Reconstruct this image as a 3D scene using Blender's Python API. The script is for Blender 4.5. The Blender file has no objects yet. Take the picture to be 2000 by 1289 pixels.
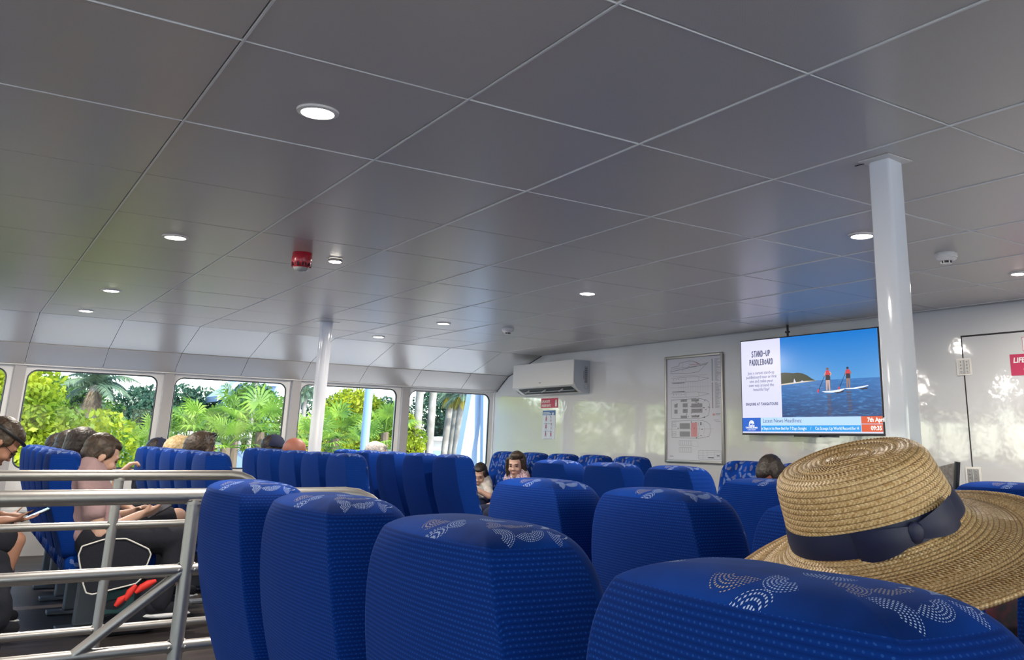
import bpy, bmesh, math, random
from mathutils import Vector, Matrix, Euler, noise
R = random.Random(7)
PI = math.pi
S = bpy.context.scene
COL = S.collection

# ------------------------------------------------------------------ camera, world, sun, exposure
K = 1.1636                       # survey units -> metres
H = 1.085                        # eye height above the cabin floor
F, YAW, PIT, ROL, CX, CY = 1714.31, 0.963085, 0.256788, 0.021569, 1151.46, 415.57
_f = Vector((math.cos(YAW)*math.cos(PIT), math.sin(YAW)*math.cos(PIT), math.sin(PIT)))
_r = Vector((math.sin(YAW), -math.cos(YAW), 0)); _u = _r.cross(_f)
RT = math.cos(ROL)*_r + math.sin(ROL)*_u
UP = -math.sin(ROL)*_r + math.cos(ROL)*_u
cd = bpy.data.cameras.new('camera'); cam = bpy.data.objects.new('camera', cd); COL.objects.link(cam)
cd.sensor_width = 36; cd.lens = F*36/2000
cd.shift_x = (1000-CX)/2000; cd.shift_y = -(644.5-CY)/2000
cd.clip_start = .02; cd.clip_end = 1000
cam.matrix_world = Matrix(((RT.x, UP.x, -_f.x, 0), (RT.y, UP.y, -_f.y, 0), (RT.z, UP.z, -_f.z, H), (0, 0, 0, 1)))
S.camera = cam

w = bpy.data.worlds.new('sky'); S.world = w; w.use_nodes = True
nt = w.node_tree; bg = nt.nodes['Background']
sk = nt.nodes.new('ShaderNodeTexSky'); sk.sky_type = 'NISHITA'; sk.sun_disc = False
sk.sun_elevation = math.radians(38); sk.sun_rotation = math.radians(150); sk.air_density = 1.0; sk.dust_density = .8; sk.ozone_density = 2
nt.links.new(sk.outputs[0], bg.inputs[0]); bg.inputs[1].default_value = 0.42
sl = bpy.data.lights.new('sun', 'SUN'); sl.energy = 5.0; sl.angle = math.radians(1); sl.color = (1, .95, .86)
so = bpy.data.objects.new('sun', sl); COL.objects.link(so)
so.rotation_euler = Vector((-.25, .75, -.72)).to_track_quat('-Z', 'Y').to_euler()

S.view_settings.view_transform = 'Standard'; S.view_settings.look = 'None'
S.view_settings.gamma = 1; S.view_settings.use_curve_mapping = False
S.view_settings.exposure = 1.0
TVK = .60

def P(x, y, z): return Vector((K*x, K*y, H+K*z))
def ray(px, py): return _f + RT*((px-CX)/F) - UP*((py-CY)/F)
def atY(px, py, y):            # point on the plane y = const (metres)
    d = ray(px, py); return Vector((0, 0, H)) + d*(y/d.y)
def atX(px, py, x):
    d = ray(px, py); return Vector((0, 0, H)) + d*(x/d.x)

# ------------------------------------------------------------------ materials
MAT = {}
def mat(name, col, rough=.5, metal=0., emis=None, estr=0., spec=.5, bump=None, var=None, coat=0.):
    if name in MAT: return MAT[name]
    m = bpy.data.materials.new(name); m.use_nodes = True; n = m.node_tree; b = n.nodes['Principled BSDF']
    b.inputs['Base Color'].default_value = (*col, 1); b.inputs['Roughness'].default_value = rough
    b.inputs['Metallic'].default_value = metal; b.inputs['Specular IOR Level'].default_value = spec
    b.inputs['Coat Weight'].default_value = coat
    if emis: b.inputs['Emission Color'].default_value = (*emis, 1); b.inputs['Emission Strength'].default_value = estr
    tc = n.nodes.new('ShaderNodeTexCoord')
    if bump:
        sc, st, dist = bump
        t = n.nodes.new('ShaderNodeTexNoise'); t.inputs['Scale'].default_value = sc; t.inputs['Detail'].default_value = 2
        n.links.new(tc.outputs['Object'], t.inputs['Vector'])
        bp = n.nodes.new('ShaderNodeBump'); bp.inputs['Strength'].default_value = st; bp.inputs['Distance'].default_value = dist
        n.links.new(t.outputs['Fac'], bp.inputs['Height']); n.links.new(bp.outputs[0], b.inputs['Normal'])
    if var:
        sc, c2 = var
        t = n.nodes.new('ShaderNodeTexNoise'); t.inputs['Scale'].default_value = sc; t.inputs['Detail'].default_value = 3
        n.links.new(tc.outputs['Object'], t.inputs['Vector'])
        cr = n.nodes.new('ShaderNodeValToRGB'); cr.color_ramp.elements[0].position = .38; cr.color_ramp.elements[1].position = .62
        cr.color_ramp.elements[0].color = (*col, 1); cr.color_ramp.elements[1].color = (*c2, 1)
        n.links.new(t.outputs['Fac'], cr.inputs[0]); n.links.new(cr.outputs[0], b.inputs['Base Color'])
    MAT[name] = m; return m

class N:                          # tiny node helper
    def __init__(s, m): s.n = m.node_tree; s.b = s.n.nodes['Principled BSDF']
    def new(s, t, **k):
        x = s.n.nodes.new(t)
        for a, v in k.items(): setattr(x, a, v)
        return x
    def link(s, a, b): s.n.links.new(a, b)
    def math(s, op, a, b=None, c=None, clamp=False):
        x = s.n.nodes.new('ShaderNodeMath'); x.operation = op; x.use_clamp = clamp
        for i, v in enumerate((a, b, c)):
            if v is None: continue
            if isinstance(v, (int, float)): x.inputs[i].default_value = v
            else: s.n.links.new(v, x.inputs[i])
        return x.outputs[0]
    def mix(s, f, a, b):
        x = s.n.nodes.new('ShaderNodeMix'); x.data_type = 'RGBA'
        for i, v in ((0, f), (6, a), (7, b)):
            if isinstance(v, tuple): x.inputs[i].default_value = (*v, 1)
            elif isinstance(v, (int, float)): x.inputs[i].default_value = v
            else: s.n.links.new(v, x.inputs[i])
        return x.outputs[2]

def ceiling_mat():
    m = mat('ceiling_metal', (.41, .405, .40), rough=.30, metal=.04, spec=1.); a = N(m)
    tc = a.new('ShaderNodeTexCoord'); sp = a.new('ShaderNodeSeparateXYZ'); a.link(tc.outputs['Object'], sp.inputs[0])
    fx = a.math('SINE', a.math('MULTIPLY', sp.outputs[0], 2*PI/.0042)); fy = a.math('SINE', a.math('MULTIPLY', sp.outputs[1], 2*PI/.0042))
    d = a.math('GREATER_THAN', a.math('MULTIPLY', fx, fy), .35)
    col = a.mix(d, (.60, .558, .515), (.44, .41, .378))
    a.link(col, a.b.inputs['Base Color'])
    return m
def seat_mat(name, fancy):
    m = mat(name, (.004, .025, .17), rough=.9, spec=.08); a = N(m)
    a.b.inputs['Sheen Weight'].default_value = .06; a.b.inputs['Sheen Tint'].default_value = (.25, .45, 1, 1); a.b.inputs['Sheen Roughness'].default_value = .4
    uv = a.new('ShaderNodeUVMap'); sp = a.new('ShaderNodeSeparateXYZ'); a.link(uv.outputs[0], sp.inputs[0])
    u, v = sp.outputs[0], sp.outputs[1]
    if not fancy:
        # staggered pin dots
        row = a.math('MULTIPLY', v, 1/.0062)
        off = a.math('MULTIPLY', a.math('MODULO', a.math('FLOOR', row), 2), .5)
        cx = a.math('SUBTRACT', a.math('FRACT', a.math('ADD', a.math('MULTIPLY', u, 1/.0072), off)), .5)
        cy = a.math('SUBTRACT', a.math('FRACT', row), .5)
        r2 = a.math('ADD', a.math('MULTIPLY', cx, cx), a.math('MULTIPLY', cy, cy))
        dot = a.math('LESS_THAN', r2, .026)
        nz = a.new('ShaderNodeTexNoise'); nz.inputs['Scale'].default_value = 60; a.link(uv.outputs[0], nz.inputs['Vector'])
        k = a.math('MULTIPLY', dot, a.math('MULTIPLY_ADD', nz.outputs['Fac'], 1.2, -.1), clamp=True)
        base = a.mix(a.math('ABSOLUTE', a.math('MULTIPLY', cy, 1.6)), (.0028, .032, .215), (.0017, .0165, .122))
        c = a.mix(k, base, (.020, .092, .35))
        a.link(c, a.b.inputs['Base Color'])
        bp = a.new('ShaderNodeBump'); bp.inputs['Strength'].default_value = .35; bp.inputs['Distance'].default_value = .001
        a.link(r2, bp.inputs['Height']); a.link(bp.outputs[0], a.b.inputs['Normal'])
    else:
        vo = a.new('ShaderNodeTexVoronoi'); vo.voronoi_dimensions = '2D'; vo.inputs['Scale'].default_value = 19; vo.inputs['Randomness'].default_value = .4
        a.link(uv.outputs[0], vo.inputs['Vector'])
        # vector from cell centre
        sub = a.new('ShaderNodeVectorMath', operation='SUBTRACT'); a.link(uv.outputs[0], sub.inputs[0]); a.link(vo.outputs['Position'], sub.inputs[1])
        s2 = a.new('ShaderNodeSeparateXYZ'); a.link(sub.outputs[0], s2.inputs[0])
        cs = a.new('ShaderNodeSeparateColor'); a.link(vo.outputs['Color'], cs.inputs[0])
        ang = a.math('ARCTAN2', s2.outputs[1], s2.outputs[0])
        d = a.math('SQRT', a.math('ADD', a.math('MULTIPLY', s2.outputs[0], s2.outputs[0]), a.math('MULTIPLY', s2.outputs[1], s2.outputs[1])))
        ringi = a.math('MULTIPLY', d, 1/.0035)
        ring = a.math('GREATER_THAN', a.math('SINE', a.math('MULTIPLY', ringi, 2*PI)), .2)
        na = a.math('MULTIPLY', a.math('ADD', a.math('FLOOR', ringi), .6), 6)
        dash = a.math('GREATER_THAN', a.math('SINE', a.math('MULTIPLY', ang, na)), .05)
        # fan: only angles near a random direction
        rel = a.math('SUBTRACT', ang, a.math('MULTIPLY_ADD', cs.outputs[0], 6.28, -3.14))
        fan = a.math('GREATER_THAN', a.math('COSINE', rel), .2)
        keep = a.math('GREATER_THAN', cs.outputs[1], .22)
        inr = a.math('MULTIPLY', a.math('GREATER_THAN', d, .006), a.math('LESS_THAN', d, .0255))
        msk = a.math('MULTIPLY', a.math('MULTIPLY', ring, dash), a.math('MULTIPLY', a.math('MULTIPLY', fan, keep), inr))
        gold = a.math('GREATER_THAN', cs.outputs[2], .76)
        dc = a.mix(gold, (.46, .58, .80), (.42, .37, .29))
        wv = a.new('ShaderNodeTexNoise'); wv.inputs['Scale'].default_value = 9; a.link(uv.outputs[0], wv.inputs['Vector'])
        base = a.mix(a.math('MULTIPLY_ADD', wv.outputs['Fac'], 3, -1, clamp=True), (.002, .020, .130), (.003, .044, .28))
        a.link(a.mix(msk, base, dc), a.b.inputs['Base Color'])
    return m
def straw_mat():
    m = mat('woven_straw', (.62, .40, .17), rough=.42, spec=.5); a = N(m)
    uv = a.new('ShaderNodeUVMap'); sp = a.new('ShaderNodeSeparateXYZ'); a.link(uv.outputs[0], sp.inputs[0])
    u, v = sp.outputs[0], sp.outputs[1]          # u: metres round, v: metres along profile (rows of braid)
    rowf = a.math('MULTIPLY', v, 1/.0064)
    fr = a.math('FRACT', rowf)
    # twisted chevrons in every braid row
    off = a.math('ABSOLUTE', a.math('SUBTRACT', fr, .5))
    br = a.math('SINE', a.math('MULTIPLY', a.math('ADD', u, a.math('MULTIPLY', off, .006)), 2*PI/.0046))
    groove = a.math('LESS_THAN', off, .5)
    edge = a.math('GREATER_THAN', off, .40)
    mp = a.new('ShaderNodeMapping'); mp.inputs['Scale'].default_value = (260, 160, 1); a.link(uv.outputs[0], mp.inputs[0])
    nz = a.new('ShaderNodeTexNoise'); nz.inputs['Scale'].default_value = 1; nz.inputs['Detail'].default_value = 2; a.link(mp.outputs[0], nz.inputs['Vector'])
    c = a.mix(a.math('MULTIPLY_ADD', nz.outputs['Fac'], 2.6, -.8, clamp=True), (.50, .285, .10), (.90, .67, .36))
    c = a.mix(a.math('MULTIPLY', edge, .75), c, (.17, .08, .025))
    c = a.mix(a.math('MULTIPLY', a.math('LESS_THAN', br, -.55), .4), c, (.33, .17, .055))
    a.link(c, a.b.inputs['Base Color'])
    hgt = a.math('ADD', a.math('MULTIPLY', a.math('SUBTRACT', .5, off), 1.2), a.math('MULTIPLY', br, .28))
    bp = a.new('ShaderNodeBump'); bp.inputs['Strength'].default_value = .9; bp.inputs['Distance'].default_value = .0018
    a.link(hgt, bp.inputs['Height']); a.link(bp.outputs[0], a.b.inputs['Normal'])
    return m
def glass_mat():
    m = bpy.data.materials.new('window_glass'); m.use_nodes = True; n = m.node_tree
    for x in list(n.nodes):
        if x.type != 'OUTPUT_MATERIAL': n.nodes.remove(x)
    o = n.nodes[0]; t = n.nodes.new('ShaderNodeBsdfTransparent'); t.inputs[0].default_value = (.93, .96, .96, 1)
    g = n.nodes.new('ShaderNodeBsdfGlossy'); g.inputs['Roughness'].default_value = .02
    mx = n.nodes.new('ShaderNodeMixShader'); mx.inputs[0].default_value = .012
    n.links.new(t.outputs[0], mx.inputs[1]); n.links.new(g.outputs[0], mx.inputs[2]); n.links.new(mx.outputs[0], o.inputs[0])
    return m
def leaf_mat(name, c1, c2, sc=2., trans=.5):
    m = bpy.data.materials.new(name); m.use_nodes = True; n = m.node_tree; b = n.nodes['Principled BSDF']
    b.inputs['Roughness'].default_value = .5; b.inputs['Specular IOR Level'].default_value = .25
    tc = n.nodes.new('ShaderNodeTexCoord'); t = n.nodes.new('ShaderNodeTexNoise'); t.inputs['Scale'].default_value = sc; t.inputs['Detail'].default_value = 4
    n.links.new(tc.outputs['Object'], t.inputs['Vector'])
    cr = n.nodes.new('ShaderNodeValToRGB'); cr.color_ramp.elements[0].position = .4; cr.color_ramp.elements[1].position = .6
    cr.color_ramp.elements[0].color = (*c1, 1); cr.color_ramp.elements[1].color = (*c2, 1)
    n.links.new(t.outputs['Fac'], cr.inputs[0]); n.links.new(cr.outputs[0], b.inputs['Base Color'])
    tr = n.nodes.new('ShaderNodeBsdfTranslucent'); n.links.new(cr.outputs[0], tr.inputs[0])
    mx = n.nodes.new('ShaderNodeMixShader'); mx.inputs[0].default_value = trans
    n.links.new(b.outputs[0], mx.inputs[1]); n.links.new(tr.outputs[0], mx.inputs[2])
    n.links.new(mx.outputs[0], n.nodes['Material Output'].inputs[0]); return m
def floor_mat():
    m = mat('deck_floor', (.035, .03, .03), rough=.45); a = N(m)
    tc = a.new('ShaderNodeTexCoord'); sp = a.new('ShaderNodeSeparateXYZ'); a.link(tc.outputs['Object'], sp.inputs[0])
    row = a.math('MULTIPLY', sp.outputs[1], 1/.14)
    wn = a.new('ShaderNodeTexWhiteNoise', noise_dimensions='1D'); a.link(a.math('FLOOR', row), wn.inputs['W'])
    mp = a.new('ShaderNodeMapping'); mp.inputs['Scale'].default_value = (3, 40, 1); a.link(tc.outputs['Object'], mp.inputs[0])
    nz = a.new('ShaderNodeTexNoise'); nz.inputs['Scale'].default_value = 1; nz.inputs['Detail'].default_value = 4; a.link(mp.outputs[0], nz.inputs['Vector'])
    c = a.mix(a.math('MULTIPLY_ADD', wn.outputs[0], .5, a.math('MULTIPLY_ADD', nz.outputs['Fac'], 1.4, -.55), clamp=True), (.020, .017, .018), (.085, .066, .058))
    g = a.math('LESS_THAN', a.math('FRACT', row), .03)
    a.link(a.mix(g, c, (.006, .006, .006)), a.b.inputs['Base Color']); return m

M_CEIL = ceiling_mat()
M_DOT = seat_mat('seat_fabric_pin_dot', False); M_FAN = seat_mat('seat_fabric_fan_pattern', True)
M_STRAW = straw_mat(); M_GLASS = glass_mat(); M_FLOOR = floor_mat()
M_WHITE = mat('gloss_white_wall', (.64, .645, .64), rough=.06, spec=.7, bump=(9, .15, .014), coat=1.)
MAT['gloss_white_wall'].node_tree.nodes['Principled BSDF'].inputs['Coat IOR'].default_value = 1.62
MAT['gloss_white_wall'].node_tree.nodes['Principled BSDF'].inputs['Coat Roughness'].default_value = .04
M_WPAINT = mat('white_paint', (.78, .78, .77), rough=.3)
M_PILLAR = mat('window_pillar_grey', (.42, .41, .42), rough=.4)
M_SILL = mat('lower_wall_lining', (.52, .50, .48), rough=.6)
M_TBAR = mat('white_ceiling_bar', (.85, .85, .83), rough=.3)
M_DARK = mat('dark_gap', (.02, .02, .022), rough=.7)
M_BLACK = mat('black_rubber', (.012, .012, .014), rough=.45)
M_ALU = mat('brushed_aluminium', (.40, .385, .37), rough=.42, metal=.9, bump=(120, .08, .002))
M_COLUMN = mat('gloss_white_column', (.84, .87, .92), rough=.08, spec=.6, bump=(14, .05, .006))
M_LAMP = mat('lamp_glow', (1, .97, .9), emis=(1, .93, .82), estr=14)
M_LRING = mat('lamp_ring', (.75, .72, .68), rough=.3)
M_RED = mat('siren_red', (.42, .012, .03), rough=.25)
M_CLEAR = mat('clear_lens', (.35, .36, .36), rough=.1)
M_PLAST = mat('white_plastic', (.75, .74, .71), rough=.35)
M_ACSIDE = mat('grey_blue_plastic', (.42, .46, .52), rough=.4)
M_STEEL = mat('polished_steel', (.38, .37, .36), rough=.38, metal=.8, bump=(60, .2, .004))
M_PAPER = mat('pale_paper', (.60, .61, .67), rough=.5)
M_INK = mat('grey_ink', (.09, .09, .12), rough=.6)
M_INKL = mat('light_ink', (.24, .24, .28), rough=.6)
M_PINK = mat('pink_ink', (.62, .28, .30), rough=.6)
M_SIGNRED = mat('sign_crimson', (.50, .02, .09), rough=.35)
M_SIGNBLUE = mat('sign_blue', (.03, .09, .32), rough=.35)
M_SKYBLUE = mat('sign_bright_blue', (.02, .18, .55), rough=.35)
M_SIGNW = mat('sign_white', (.78, .78, .78), rough=.35)
M_NAVY = mat('navy_ribbon', (.005, .009, .045), rough=.55, bump=(200, .1, .001))
M_SKIN = mat('skin_tan', (.40, .20, .13), rough=.5); M_SKINP = mat('skin_pale', (.56, .34, .25), rough=.5)
M_SKINR = mat('skin_ruddy', (.36, .13, .085), rough=.5)
M_HDARK = mat('hair_dark_brown', (.014, .009, .007), rough=.5, bump=(90, .6, .004), var=(60, (.030, .020, .014)))
M_HBR = mat('hair_brown', (.026, .016, .010), rough=.5, bump=(90, .6, .004), var=(40, (.060, .038, .022)))
M_HBL = mat('hair_blonde', (.45, .31, .14), rough=.5, bump=(90, .6, .004), var=(50, (.65, .5, .28)))
M_HGR = mat('hair_grey', (.33, .30, .28), rough=.6, bump=(90, .6, .004), var=(50, (.55, .52, .5)))
M_EYE = mat('eye_dark', (.02, .012, .01), rough=.3); M_LIP = mat('lip', (.34, .15, .12), rough=.45)
M_PSHIRT = mat('dusty_pink_cloth', (.36, .235, .24), rough=.9, bump=(40, .4, .006))
M_CREAM = mat('cream_cloth', (.66, .60, .54), rough=.9, bump=(40, .3, .005), var=(22, (.50, .47, .40)))
M_FLOR = mat('purple_floral_cloth', (.22, .09, .16), rough=.9, var=(70, (.62, .52, .50)))
M_DKCL = mat('dark_cloth', (.008, .009, .016), rough=.9, bump=(40, .4, .006))
M_NVCL = mat('navy_cloth', (.012, .018, .05), rough=.9, bump=(40, .4, .006))
M_BAG = mat('dark_bag_fabric', (.008, .010, .018), rough=.85, bump=(60, .5, .004))
M_BAGG = mat('dark_green_fabric', (.012, .05, .055), rough=.8)
M_STRAP = mat('red_strap', (.75, .03, .02), rough=.6)
M_PHONE = mat('phone_body', (.03, .03, .035), rough=.2)
M_PSCR = mat('phone_screen', (.3, .5, .6), rough=.2, emis=(.4, .7, .85), estr=.7)
M_PED = mat('seat_pedestal_grey', (.20, .22, .25), rough=.5, metal=.3)

# ------------------------------------------------------------------ mesh helpers
class MB:
    def __init__(s): s.v = []; s.f = []; s.m = []; s.uv = None; s.mats = []
    def mi(s, m):
        if m not in s.mats: s.mats.append(m)
        return s.mats.index(m)
    def add(s, vs, fs, m, M=None):
        o = len(s.v); k = s.mi(m)
        s.v += [tuple(M @ Vector(v)) if M is not None else tuple(v) for v in vs]
        for f in fs: s.f.append(tuple(i+o for i in f)); s.m.append(k)
        return s
    def box(s, lo, hi, m, M=None, bev=0.):
        x0, y0, z0 = lo; x1, y1, z1 = hi
        if bev <= 0:
            return s.add([(x0,y0,z0),(x1,y0,z0),(x1,y1,z0),(x0,y1,z0),(x0,y0,z1),(x1,y0,z1),(x1,y1,z1),(x0,y1,z1)],
                [(0,3,2,1),(4,5,6,7),(0,1,5,4),(1,2,6,5),(2,3,7,6),(3,0,4,7)], m, M)
        b = bmesh.new(); bmesh.ops.create_cube(b, size=1)
        for v in b.verts: v.co = Vector(((x0+x1)/2+v.co.x*(x1-x0), (y0+y1)/2+v.co.y*(y1-y0), (z0+z1)/2+v.co.z*(z1-z0)))
        bmesh.ops.bevel(b, geom=list(b.edges), offset=bev, segments=3, profile=.5, affect='EDGES')
        return s.bm(b, m, M)
    def bm(s, b, m, M=None):
        b.verts.index_update(); vs = [v.co.copy() for v in b.verts]; fs = [[v.index for v in f.verts] for f in b.faces]
        b.free(); return s.add(vs, fs, m, M)
    def poly(s, pts, z, m, M=None):                    # flat polygon in local xy
        return s.add([(p[0], p[1], z) for p in pts], [tuple(range(len(pts)))], m, M)
    def rect(s, x0, y0, x1, y1, z, m, M=None): return s.poly([(x0,y0),(x1,y0),(x1,y1),(x0,y1)], z, m, M)
    def line(s, a, b, wd, z, m, M=None):
        a = Vector(a); b = Vector(b); d = (b-a); L = d.length
        if L < 1e-6: return s
        n = Vector((-d.y, d.x))/L*wd/2
        return s.poly([a+n, a-n, b-n, b+n][::-1], z, m, M)
    def disc(s, c, r, z, m, M=None, n=20, ry=None):
        ry = ry or r
        return s.poly([(c[0]+r*math.cos(2*PI*i/n), c[1]+ry*math.sin(2*PI*i/n)) for i in range(n)], z, m, M)
    def tube(s, pts, r, m, n=12, closed=False, caps=True):
        pts = [Vector(p) for p in pts]; k = len(pts); rr = r if isinstance(r, (list, tuple)) else [r]*k
        rings = []; up = None
        for i, p in enumerate(pts):
            if closed: t = (pts[(i+1) % k]-pts[i-1])
            else: t = pts[min(i+1, k-1)]-pts[max(i-1, 0)]
            t.normalize()
            if up is None: up = Vector((0, 0, 1)) if abs(t.z) < .9 else Vector((1, 0, 0))
            a = (up - t*up.dot(t)).normalized(); up = a; b = t.cross(a)
            rings.append([p + (a*math.cos(2*PI*j/n)+b*math.sin(2*PI*j/n))*rr[i] for j in range(n)])
        vs = [v for g in rings for v in g]; fs = []
        for i in range(k if closed else k-1):
            i2 = (i+1) % k
            for j in range(n): j2 = (j+1) % n; fs.append((i*n+j, i*n+j2, i2*n+j2, i2*n+j))
        if caps and not closed: fs.append(tuple(range(n))[::-1]); fs.append(tuple((k-1)*n+j for j in range(n)))
        return s.add(vs, fs, m)
    def lathe(s, prof, m, M=None, n=32, mfun=None):    # prof [(r,z)]
        vs = []; k = len(prof)
        for r, z in prof:
            for j in range(n): vs.append((r*math.cos(2*PI*j/n), r*math.sin(2*PI*j/n), z))
        fs = []
        for i in range(k-1):
            for j in range(n): j2 = (j+1) % n; fs.append((i*n+j, i*n+j2, (i+1)*n+j2, (i+1)*n+j))
        return s.add(vs, fs, m, M)
    def ell(s, c, r, m, M=None, rot=None, sub=2):
        b = bmesh.new(); bmesh.ops.create_icosphere(b, subdivisions=sub, radius=1)
        T = Matrix.Translation(Vector(c)) @ (rot.to_matrix().to_4x4() if rot else Matrix()) @ Matrix.Diagonal((*r, 1))
        bmesh.ops.transform(b, matrix=T, verts=b.verts); return s.bm(b, m, M)
    def text(s, str_, x, y, size, z, m, M=None, align='LEFT', shear=0., sx=1., bold=0.):
        c = bpy.data.curves.new('t', 'FONT'); c.body = str_; c.size = size; c.align_x = align; c.shear = shear; c.offset = bold; c.resolution_u = 2
        o = bpy.data.objects.new('t', c); COL.objects.link(o)
        me = bpy.data.meshes.new_from_object(o.evaluated_get(bpy.context.evaluated_depsgraph_get()))
        vs = [(x+v.co.x*sx, y+v.co.y, z) for v in me.vertices]; fs = [tuple(p.vertices) for p in me.polygons]
        bpy.data.objects.remove(o); bpy.data.curves.remove(c); bpy.data.meshes.remove(me)
        return s.add(vs, fs, m, M)
    def build(s, name, parent=None, smooth=None, origin=None, matrix=None):
        me = bpy.data.meshes.new(name)
        vs = s.v if origin is None else [(v[0]-origin[0], v[1]-origin[1], v[2]-origin[2]) for v in s.v]
        me.from_pydata(vs, [], s.f)
        for m in s.mats: me.materials.append(m)
        me.polygons.foreach_set('material_index', s.m); me.update()
        if smooth is not None:
            b = bmesh.new(); b.from_mesh(me); bmesh.ops.recalc_face_normals(b, faces=b.faces)
            for f in b.faces: f.smooth = True
            for e in b.edges:
                if len(e.link_faces) == 2 and e.calc_face_angle(0) > math.radians(smooth): e.smooth = False
            b.to_mesh(me); b.free()
        o = bpy.data.objects.new(name, me); COL.objects.link(o)
        if parent: o.parent = parent
        if matrix is not None: o.matrix_world = matrix
        elif origin is not None and not parent: o.location = origin
        return o

def tag(o, label=None, cat=None, group=None, kind=None):
    if label: o['label'] = label
    if cat: o['category'] = cat
    if group: o['group'] = group
    if kind: o['kind'] = kind
    return o
def struct(o): o['kind'] = 'structure'; return o
def empty(name, loc, label=None, cat=None, group=None, rz=0., matrix=None):
    o = bpy.data.objects.new(name, None); COL.objects.link(o); o.empty_display_size = .05
    if matrix is not None: o.matrix_world = matrix
    else: o.location = loc; o.rotation_euler = (0, 0, rz)
    return tag(o, label, cat, group)
def copy_tree(o, parent=None):
    c = o.copy(); COL.objects.link(c); c.parent = parent
    for ch in [x for x in bpy.data.objects if x.parent == o]: copy_tree(ch, c)
    return c
def capsule(mb, p0, r0, p1, r1, m, n=12):
    p0 = Vector(p0); p1 = Vector(p1); d = (p1-p0)
    if d.length < 1e-6: d = Vector((0, 0, 1e-4))
    u = d.normalized(); pts = []; rr = []
    for k in (85, 60, 30): a = math.radians(k); pts.append(p0-u*r0*math.sin(a)); rr.append(r0*math.cos(a))
    pts.append(p0); rr.append(r0); pts.append(p1); rr.append(r1)
    for k in (30, 60, 85): a = math.radians(k); pts.append(p1+u*r1*math.sin(a)); rr.append(r1*math.cos(a))
    mb.tube(pts, rr, m, n)
def remesh(mb, m, voxel, smooth=4, noise_amp=0., noise_sc=40.):
    """fuse closed pieces into one continuous skin and return it as MB"""
    o = mb.build('tmp')
    md = o.modifiers.new('r', 'REMESH'); md.mode = 'VOXEL'; md.voxel_size = voxel; md.use_smooth_shade = True
    if smooth: ms = o.modifiers.new('s', 'SMOOTH'); ms.factor = .5; ms.iterations = smooth
    me = bpy.data.meshes.new_from_object(o.evaluated_get(bpy.context.evaluated_depsgraph_get()))
    vs = [v.co.copy() for v in me.vertices]
    if noise_amp:
        for i, v in enumerate(me.vertices): vs[i] += v.normal*noise_amp*noise.noise(v.co*noise_sc)
    r = MB(); r.add(vs, [tuple(p.vertices) for p in me.polygons], m)
    old = o.data; bpy.data.objects.remove(o); bpy.data.meshes.remove(old); bpy.data.meshes.remove(me)
    return r
# ------------------------------------------------------------------ the cabin
YW = 8.40; YR = -1.75; XB = -6.2; ZC = .836; ZF = -H/K
def wallx(y): return 4.65 + .031*(8.38-y)
TX0, TX = .3771, .55; TY0, TY = 1.8824, .6291
def build_floor():
    b = MB(); b.box(P(XB-.1, YR-.1, 0)-Vector((0,0,H+.06)), Vector((K*5.0, K*8.5, 0)), M_FLOOR); struct(b.build('floor'))
build_floor()
PROF = [(7.52, .836), (8.12, .662), (8.34, .512)]
def build_ceiling():
    b = MB(); g = .0030
    ilo, ihi = -11, 8; zt = .02
    ys = [TY0+TY*j for j in range(-6, 10)]; ys[0] = YR; ys[-1] = PROF[0][0]
    for i in range(ilo, ihi+1):
        x0 = TX0+TX*i; x1 = min(x0+TX, 4.88)
        if x1-x0 < .02: continue
        for j in range(len(ys)-1):
            y0, y1 = ys[j], ys[j+1]
            rot = Matrix.Translation(P(x0, y0, ZC)) @ Euler((R.uniform(-.0012, .0012), R.uniform(-.0012, .0012), 0)).to_matrix().to_4x4()
            b.box((K*(g+.0026), K*g*1.5, 0), (K*(x1-x0-g), K*(y1-y0-g*1.1), zt), M_CEIL, rot)
        for (ya, za), (yb, zb) in zip(PROF, PROF[1:]):      # sloping panels above the windows, mirrored on the other side
            for sgn in (1, -1):
                f = (lambda y: y) if sgn > 0 else (lambda y: YR+(7.52-y)*1.0)
                A = P(x0+g, f(ya), za-.0015); B = P(x1-g, f(ya), za-.0015); Cc = P(x1-g, f(yb), zb+.003); D = P(x0+g, f(yb), zb+.003)
                n = (B-A).cross(D-A).normalized()*.02
                if n.z < 0: n = -n
                b.add([A, B, Cc, D, A+n, B+n, Cc+n, D+n], [(0,1,2,3), (4,7,6,5), (0,4,5,1), (1,5,6,2), (2,6,7,3), (3,7,4,0)], M_CEIL)
    # bright bar edges in the joints that run across the ship
    for i in range(ilo, ihi+1):
        x = TX0+TX*i
        if i in (0, 1, 2, 3, 4, 5, 6, 7, 8, -1):
            b.box(P(x+.0002, YR, ZC-.0030), P(x+.0052, 7.52, ZC+.006), M_TBAR)
            for (ya, za), (yb, zb) in zip(PROF, PROF[1:]):
                A = P(x+.0002, ya, za-.002); B = P(x+.003, ya, za-.002); Cc = P(x+.003, yb, zb+.002); D = P(x+.0002, yb, zb+.002)
                b.add([A, B, Cc, D], [(0, 1, 2, 3)], M_TBAR)
    for j in range(-4, 2):
        b.box(P(-3, TY0+TY*j+.0024, ZC-.0018), P(4.86, TY0+TY*j+.0042, ZC+.006), M_TBAR)
    # dark void behind
    b.box(P(XB-.1, YR-.6, ZC)+Vector((0,0,.022)), P(5.0, 8.6, ZC)+Vector((0,0,.05)), M_DARK)
    struct(b.build('ceiling'))
build_ceiling()
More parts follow.
